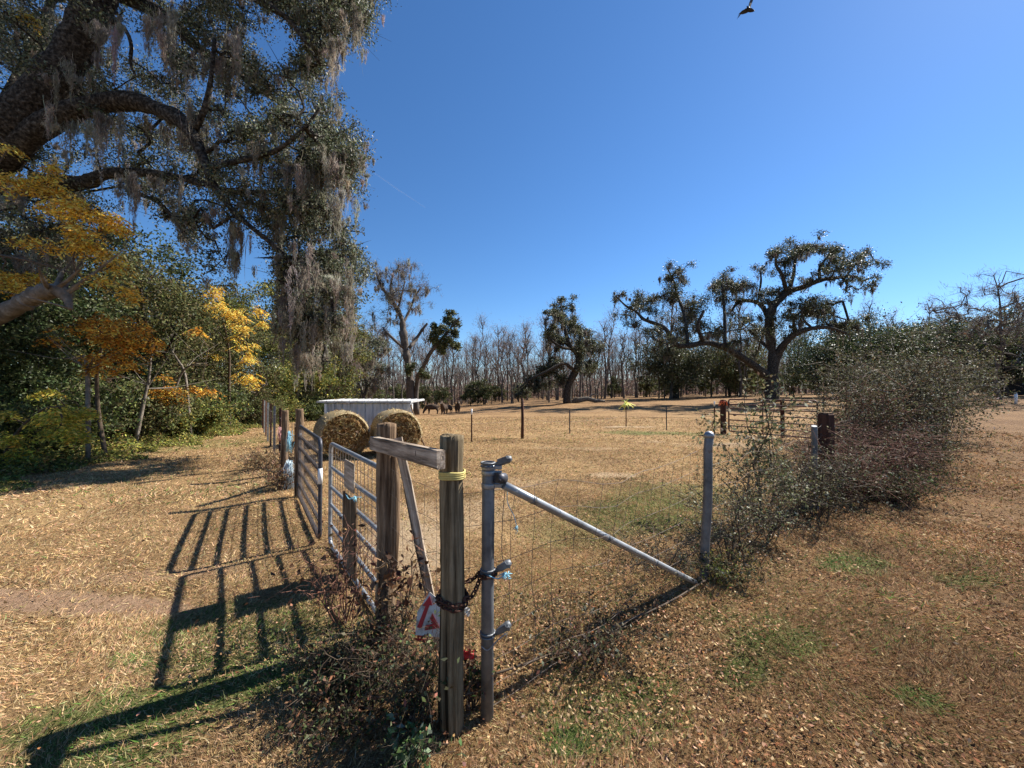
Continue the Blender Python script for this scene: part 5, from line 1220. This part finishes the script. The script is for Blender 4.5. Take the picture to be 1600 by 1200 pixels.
# ------------------------------------------------------------------ bare winter forest beyond the paddock
def bare_source(seed, h):
    rs = np.random.RandomState(seed); root = thing('bare_tree', 'tall thin leafless tree in the far winter wood', 'tree', (0, 0, 0), 0, 'bare trees of the far wood')
    mb = MB(); K = 7; r0 = .11 + .09 * rs.rand(); tr = [np.array((rs.randn() * .12 * i ** .5, rs.randn() * .12 * i ** .5, h * .96 * i / (K - 1) - .2 * (i == 0))) for i in range(K)]
    mb.tube(tr, [r0 * (1 - .8 * i / (K - 1)) for i in range(K)], 5, cap=False)
    P_ = []; D_ = []
    for _ in range(26):
        t = .35 + .63 * rs.rand() ** .8; k = min(int(t * (K - 1)), K - 2); o = tr[k] + (tr[k + 1] - tr[k]) * (t * (K - 1) - k); a = rs.rand() * 6.28
        L = h * .2 * (1.25 - t) * (.6 + .8 * rs.rand()) + .4; d = np.array((math.cos(a) * .6, math.sin(a) * .6, .8)); m_ = o + d * L * .5 + rs.randn(3) * .08; e = m_ + (d * .6 + (0, 0, .3) + rs.randn(3) * .2) * L * .7
        mb.tube([o, m_, e], [r0 * .36, r0 * .25, .012], 3, cap=False)
        for _ in range(3):
            s = m_ + (e - m_) * rs.rand(); d2 = rs.randn(3) * .5 + (0, 0, .5); e2 = s + d2 * L * .35; mb.tube([s, e2], [.022, .008], 3, cap=False); P_.append(e2); D_.append(d2)
        P_ += [m_, e]; D_ += [d, d]
    mb.build('trunk', M['thin_bark'], root)
    P_ = np.array(P_); D_ = np.array(D_); n = 900; i = rs.randint(len(P_), size=n); pos = P_[i] + rs.randn(n, 3) * (.4, .4, .4)
    v, f, c = leaves(rs, pos, .55, .024, [(.2, .16, .14), (.26, .2, .18), (.15, .12, .1), (.3, .22, .19)], updir=D_[i] * 1.1, var=.2)
    obj('crown', mesh_np('crown', v, f, c), M['dull_leaf'], root)
    return root
rs = np.random.RandomState(90)
srcs = [bare_source(200 + i, 12.5) for i in range(7)]
N = 250; first = [True] * 7
for i in range(N):
    u = 425 + (i + rs.rand()) / N * 1185; Y = 50 + 30 * rs.rand() ** .8
    if u > 1380: Y += 6
    x = (u - 800) / F * Y; s = (.62 + .58 * rs.rand() ** 1.2) * (.92 if u > 1000 else 1.0); k = i % 7
    if u < 560: s *= .9
    o = srcs[k] if first[k] else copy_tree(srcs[k]); first[k] = False
    o.location = (x, Y, float(gz(x, Y))); o.rotation_euler = (0, 0, rs.rand() * 6.28); sx = s * (.8 + .5 * rs.rand()); o.scale = (sx, sx, s)
# evergreen understory bushes in the wood
ev = [grown_tree('understory_tree', 'small dark evergreen among the trunks of the far wood', 'tree', gpos(-8, 58), 4.2, 1.9, .02, 4200, .22, OLV + EG[1:], 95 + i, ncl=36, group='small evergreens in the far wood', r0=.1) for i in range(3)]
for i, (u, Y, s) in enumerate([(660, 52, .9), (590, 50, .8), (735, 56, .8), (758, 56, 1.0), (690, 58, .8), (540, 48, .9), (500, 46, .9), (815, 60, .8), (960, 62, .8), (1010, 62, .9), (1180, 62, 1.1), (1240, 60, 1.1), (1100, 64, 1.0), (1390, 60, 1.3), (1480, 58, 1.4), (465, 40, 1.1), (1550, 60, 1.4), (485, 52, 1.3), (625, 62, 1), (1280, 62, 1.1), (1040, 66, 1.1), (780, 66, .8), (1150, 58, 1.0)]):
    x = (u - 800) / F * Y; o = ev[i] if i < 3 else copy_tree(ev[i % 3]); o.location = gpos(x, Y); o.rotation_euler = (0, 0, i * 1.7); o.scale = (s, s, s * .95)
def far_wood():
    rs = np.random.RandomState(99); parts = []
    # trunks and twigs of the deep wood, too many to tell apart
    for (y0, y1, n, L, W, zmax, cols) in ((78, 120, 3600, 9, .16, 5.5, [(.14, .115, .1), (.2, .165, .145), (.09, .075, .065)]), (78, 125, 110000, .9, .08, 7.5, [(.19, .145, .125), (.25, .185, .16), (.13, .1, .085)]), (70, 110, 80000, .45, .18, 3.4, [(.17, .12, .1), (.24, .17, .13), (.1, .08, .06), (.3, .2, .15)])):
        y = y0 + (y1 - y0) * rs.rand(n); x = (rs.rand(n) * 2.7 - 1.3) * y; z0 = gz(x, y)
        z = z0 + (zmax if L > 5 else 1) * (1 if L > 5 else 0) * .75 + (rs.rand(n) ** 1.2 * zmax if L < 5 else 0)
        up = np.stack([rs.randn(n) * .05, rs.randn(n) * .05, np.ones(n) * 3], 1) if L > 5 else np.stack([rs.randn(n) * .5, rs.randn(n) * .5, np.ones(n) * .9], 1)
        parts.append(leaves(rs, np.stack([x, y, z], 1), L, W, cols, updir=up, var=.2))
    v, f, c = cat(parts); tag(obj('far_wood', mesh_np('far_wood', v, f, c), M['dull_leaf']), 'brown grey mass of leafless trunks and brush closing the view behind the paddock', 'woodland', kind='stuff')
far_wood()
def twig_fuzz(root, rs, n, L, W, cols, parent_name='twigs'):
    tr = [k for k in bpy.data.objects if k.parent == root and k.name.startswith('trunk')][0]
    co = np.empty(len(tr.data.vertices) * 3, np.float32); tr.data.vertices.foreach_get('co', co); co = co.reshape(-1, 3)
    c = co[co[:, 2] > co[:, 2].max() * .45]; pos = c[rs.randint(len(c), size=n)] + rs.randn(n, 3) * L * .35
    d = rs.randn(n, 3) * .6; d[:, 2] += .8; ax = pos - c.mean(0); d += ax / (np.linalg.norm(ax, axis=1, keepdims=True) + 1e-6) * .8
    v, f, cc = leaves(rs, pos, L, W, cols, updir=d * 1.5, var=.2); obj(parent_name, mesh_np(parent_name, v, f, cc), M['dull_leaf'], root)
TW = [(.17, .14, .12), (.23, .2, .17), (.12, .1, .085)]
for o_ in [k for k in col.objects if k.name == 'dead_oak_tree']: twig_fuzz(o_, np.random.RandomState(4), 6000, .45, .022, TW)
bt = grown_tree('bare_tree', 'wide fan shaped leafless tree rising above the thicket at the right edge', 'tree', gpos(*P(1562, 600, 34)[:2]), 11.5, 4.6, .3, 0, .1, OLV, 97, ncl=150, bark='thin_bark', r0=.16, clr=.12)
twig_fuzz(bt, np.random.RandomState(5), 6000, .5, .02, TW)

# far house at the right edge
hx, hy = P(1605, 600, 46)[:2]
h = thing('house', 'dark low house with a brown roof at the right edge behind the trees', 'house', gpos(hx + 2, hy), .1)
m = MB(); m.box((0, 0, 1.5), (8, 6, 3)); m.build('wall', M['house_wall'], h)
m = MB(); m.add([(-4.5, -3.6, 2.95), (4.5, -3.6, 2.95), (4.5, 3.6, 2.95), (-4.5, 3.6, 2.95), (-3, 0, 4.6), (3, 0, 4.6)], [(0, 1, 5, 4), (1, 2, 5), (2, 3, 4, 5), (3, 0, 4), (3, 2, 1, 0)]); m.build('roof', M['house_roof'], h)
for x in (-2.6, 1.2):
    m = MB(); m.box((x, -3.02, 1.6), (1.3, .06, 1.1)); m.build('window', M['galv_dark'], h)
X = P(1587, 612, 30); m = MB(); m.tube([(0, 0, 0), (0, 0, .8)], .09, 8); m.tube([(0, 0, .8), (0, 0, .86)], [.1, .06], 8)
tag(m.build('marker_post', M['white'], None, gpos(X[0], X[1])), 'short white marker post on the far grass in front of the house', 'post')

# ------------------------------------------------------------------ thicket on the right fence
SPK = [(.06, .06, .028), (.085, .082, .038), (.11, .1, .05), (.04, .04, .02), (.15, .14, .085), (.1, .065, .035), (.07, .05, .03), (.09, .09, .045), (.28, .27, .2)]
SPK2 = [(.13, .135, .06), (.18, .18, .09), (.32, .31, .21), (.08, .085, .035), (.11, .08, .045)]
def S(label, x, y, h, sp, nst, ntw, nl, sz, cols, seed, **k):
    k.setdefault('leafm', 'thicket_leaf'); return shrub('thicket_shrub', label, 'shrub', gpos(x, y), h, sp, nst, ntw, nl, sz, cols, seed, **k)
S('sparse twiggy shrub with tiny pale leaves just right of the leaning steel pipe', 2.05, 3.62, .95, .5, 12, 11, 1500, .024, SPK2, 301, r=.007, leafm='leaf', twl=.3)
S('low tangle of thin twigs left of the foot of the leaning steel pipe', 1.3, 3.35, .5, .55, 14, 11, 800, .022, SPK, 302, r=.004, twl=.35)
S('wispy shrub with scattered pale leaves in front of the red gate', 2.75, 4.2, 1.1, .65, 15, 13, 2300, .027, SPK2, 303, r=.007, twl=.3)
S('tall leafy sprig rising above the field oak trunk line', 3.1, 4.85, 2.0, .42, 5, 14, 1500, .05, SPK2, 304, r=.011, arch=.05, twl=.2)
S('dense olive shrub below the thick dark timber post', 3.75, 4.85, 1.1, .75, 26, 14, 4200, .03, SPK, 305, r=.007)
S('reddish brown bramble around the thick dark timber post', 4.8, 5.6, 1.35, .85, 46, 16, 2600, .03, SPK, 306, mat='red_stem', r=.009)
S('reddish brown bramble arching between the two dark timber posts', 5.9, 6.4, 1.5, .9, 46, 18, 4200, .032, SPK, 307, mat='red_stem', r=.011)
S('tall dark thicket bush with glinting small leaves, highest left part', 6.95, 7.4, 2.1, .85, 26, 14, 11000, .042, SPK, 308, mat='red_stem', r=.012, arch=.3)
S('tall dark thicket bush with glinting small leaves, broad middle part', 8.45, 8.7, 2.95, 1.0, 30, 14, 18000, .048, SPK, 309, mat='stem', r=.016, arch=.3)
S('tall thicket bush with drooping sprays over the brown lawn', 9.5, 9.5, 2.6, .95, 28, 12, 11000, .045, SPK, 310, r=.016, arch=.55)
S('olive thicket bush further along the right fence', 11.2, 11.0, 3.3, 1.25, 24, 14, 15000, .052, SPK + OLV[:2], 311, r=.018, arch=.3)
S('last large thicket bush towards the right edge', 14.3, 13.1, 3.7, 1.6, 22, 14, 15000, .06, SPK + OLV[:2], 312, r=.018, arch=.35)
S('low dark bramble skirt on the lawn side of the thicket', 5.5, 5.6, .8, .9, 40, 12, 4000, .032, EG + SPK[:2], 313, mat='red_stem', r=.007, arch=.8)
S('low leafy skirt at the foot of the tall thicket', 7.6, 7.6, .9, .9, 34, 12, 4000, .036, EG + SPK[:2], 314, mat='red_stem', r=.008, arch=.8)
S('low bramble under the right end of the thicket', 10.3, 9.8, 1.1, 1.0, 30, 14, 5000, .045, SPK, 315, mat='red_stem', r=.01, arch=.8)
S('small weedy clump at the foot of the leaning steel pipe', 1.78, 3.25, .3, .3, 26, 8, 1300, .026, YG + SPK, 316, r=.003)
# weeds at the corner posts
WD = [(.04, .06, .02), (.07, .09, .035), (.11, .13, .06), (.1, .065, .035), (.16, .17, .1)]
BRN = [(.16, .08, .045), (.1, .05, .03), (.22, .13, .07), (.07, .04, .03)]
S('dark leafy weeds at the left foot of the front wooden post', -.5, 1.9, .38, .2, 28, 9, 700, .022, WD, 321, r=.0035)
S('glossy broad leaved weed low in front of the front wooden post', -.42, 1.66, .22, .16, 14, 8, 260, .03, [(.06, .1, .035), (.1, .15, .06), (.16, .2, .12)], 322, r=.003, lw=.55)
S('tangled brown and green weeds under the crossbeam', -.75, 2.15, .46, .3, 34, 11, 1500, .022, WD + BRN, 323, r=.004)
S('matted bramble and weeds spreading left of the second wooden post', -1.0, 2.15, .34, .3, 34, 11, 1500, .022, WD + BRN[:1], 324, r=.004, arch=.7)
S('thin leafy weeds growing up in front of the crumpled sign', -.43, 1.9, .58, .13, 16, 9, 620, .028, WD + BRN, 340, r=.003, arch=.2)
S('low weeds on the grass in front of the wired gate', -.8, 1.85, .22, .32, 36, 10, 1900, .022, WD + BRN, 325, r=.003, arch=.8)
S('dead brown weed stems with curled leaves before the prop board', -.66, 2.28, .95, .16, 8, 9, 260, .05, BRN, 326, r=.005, arch=.1, twl=.16)
S('bare thorny stems leaning on the wired gate', -1.15, 2.65, .85, .3, 14, 8, 200, .04, BRN, 327, mat='red_stem', r=.005, arch=.3, twl=.3)
S('dry weeds between the front wooden post and the steel post', -.2, 1.95, .34, .12, 16, 8, 500, .03, BRN + WD[:2], 328, r=.003)
S('low dry weeds along the foot of the sagging wire', .5, 2.4, .3, .5, 40, 9, 1500, .026, SPK + BRN, 329, r=.003)
S('dry bush at the foot of the leaning board by the far gate post', -3.6, 6.2, .5, .5, 40, 10, 900, .04, BRN + [(.34, .24, .13)], 330, r=.005)
S('brownish dry weeds along the left lawn fence', -5.0, 7.8, .5, .7, 46, 10, 1200, .045, [(.34, .24, .13), (.26, .17, .09)], 331, r=.005)
# thin fallen branch under the sagging wire
m = MB(); pts = [G(760, 1060), G(850, 1030), G(950, 985), G(1040, 945), G(1110, 905)]
for p in pts: p[2] += .03
m.tube(smoothline([tuple(p) for p in pts], 4), .007, 6); br = m.build('fallen_branch', M['stem']); tag(br, 'thin dark fallen branch lying along the foot of the sagging wire', 'branch')
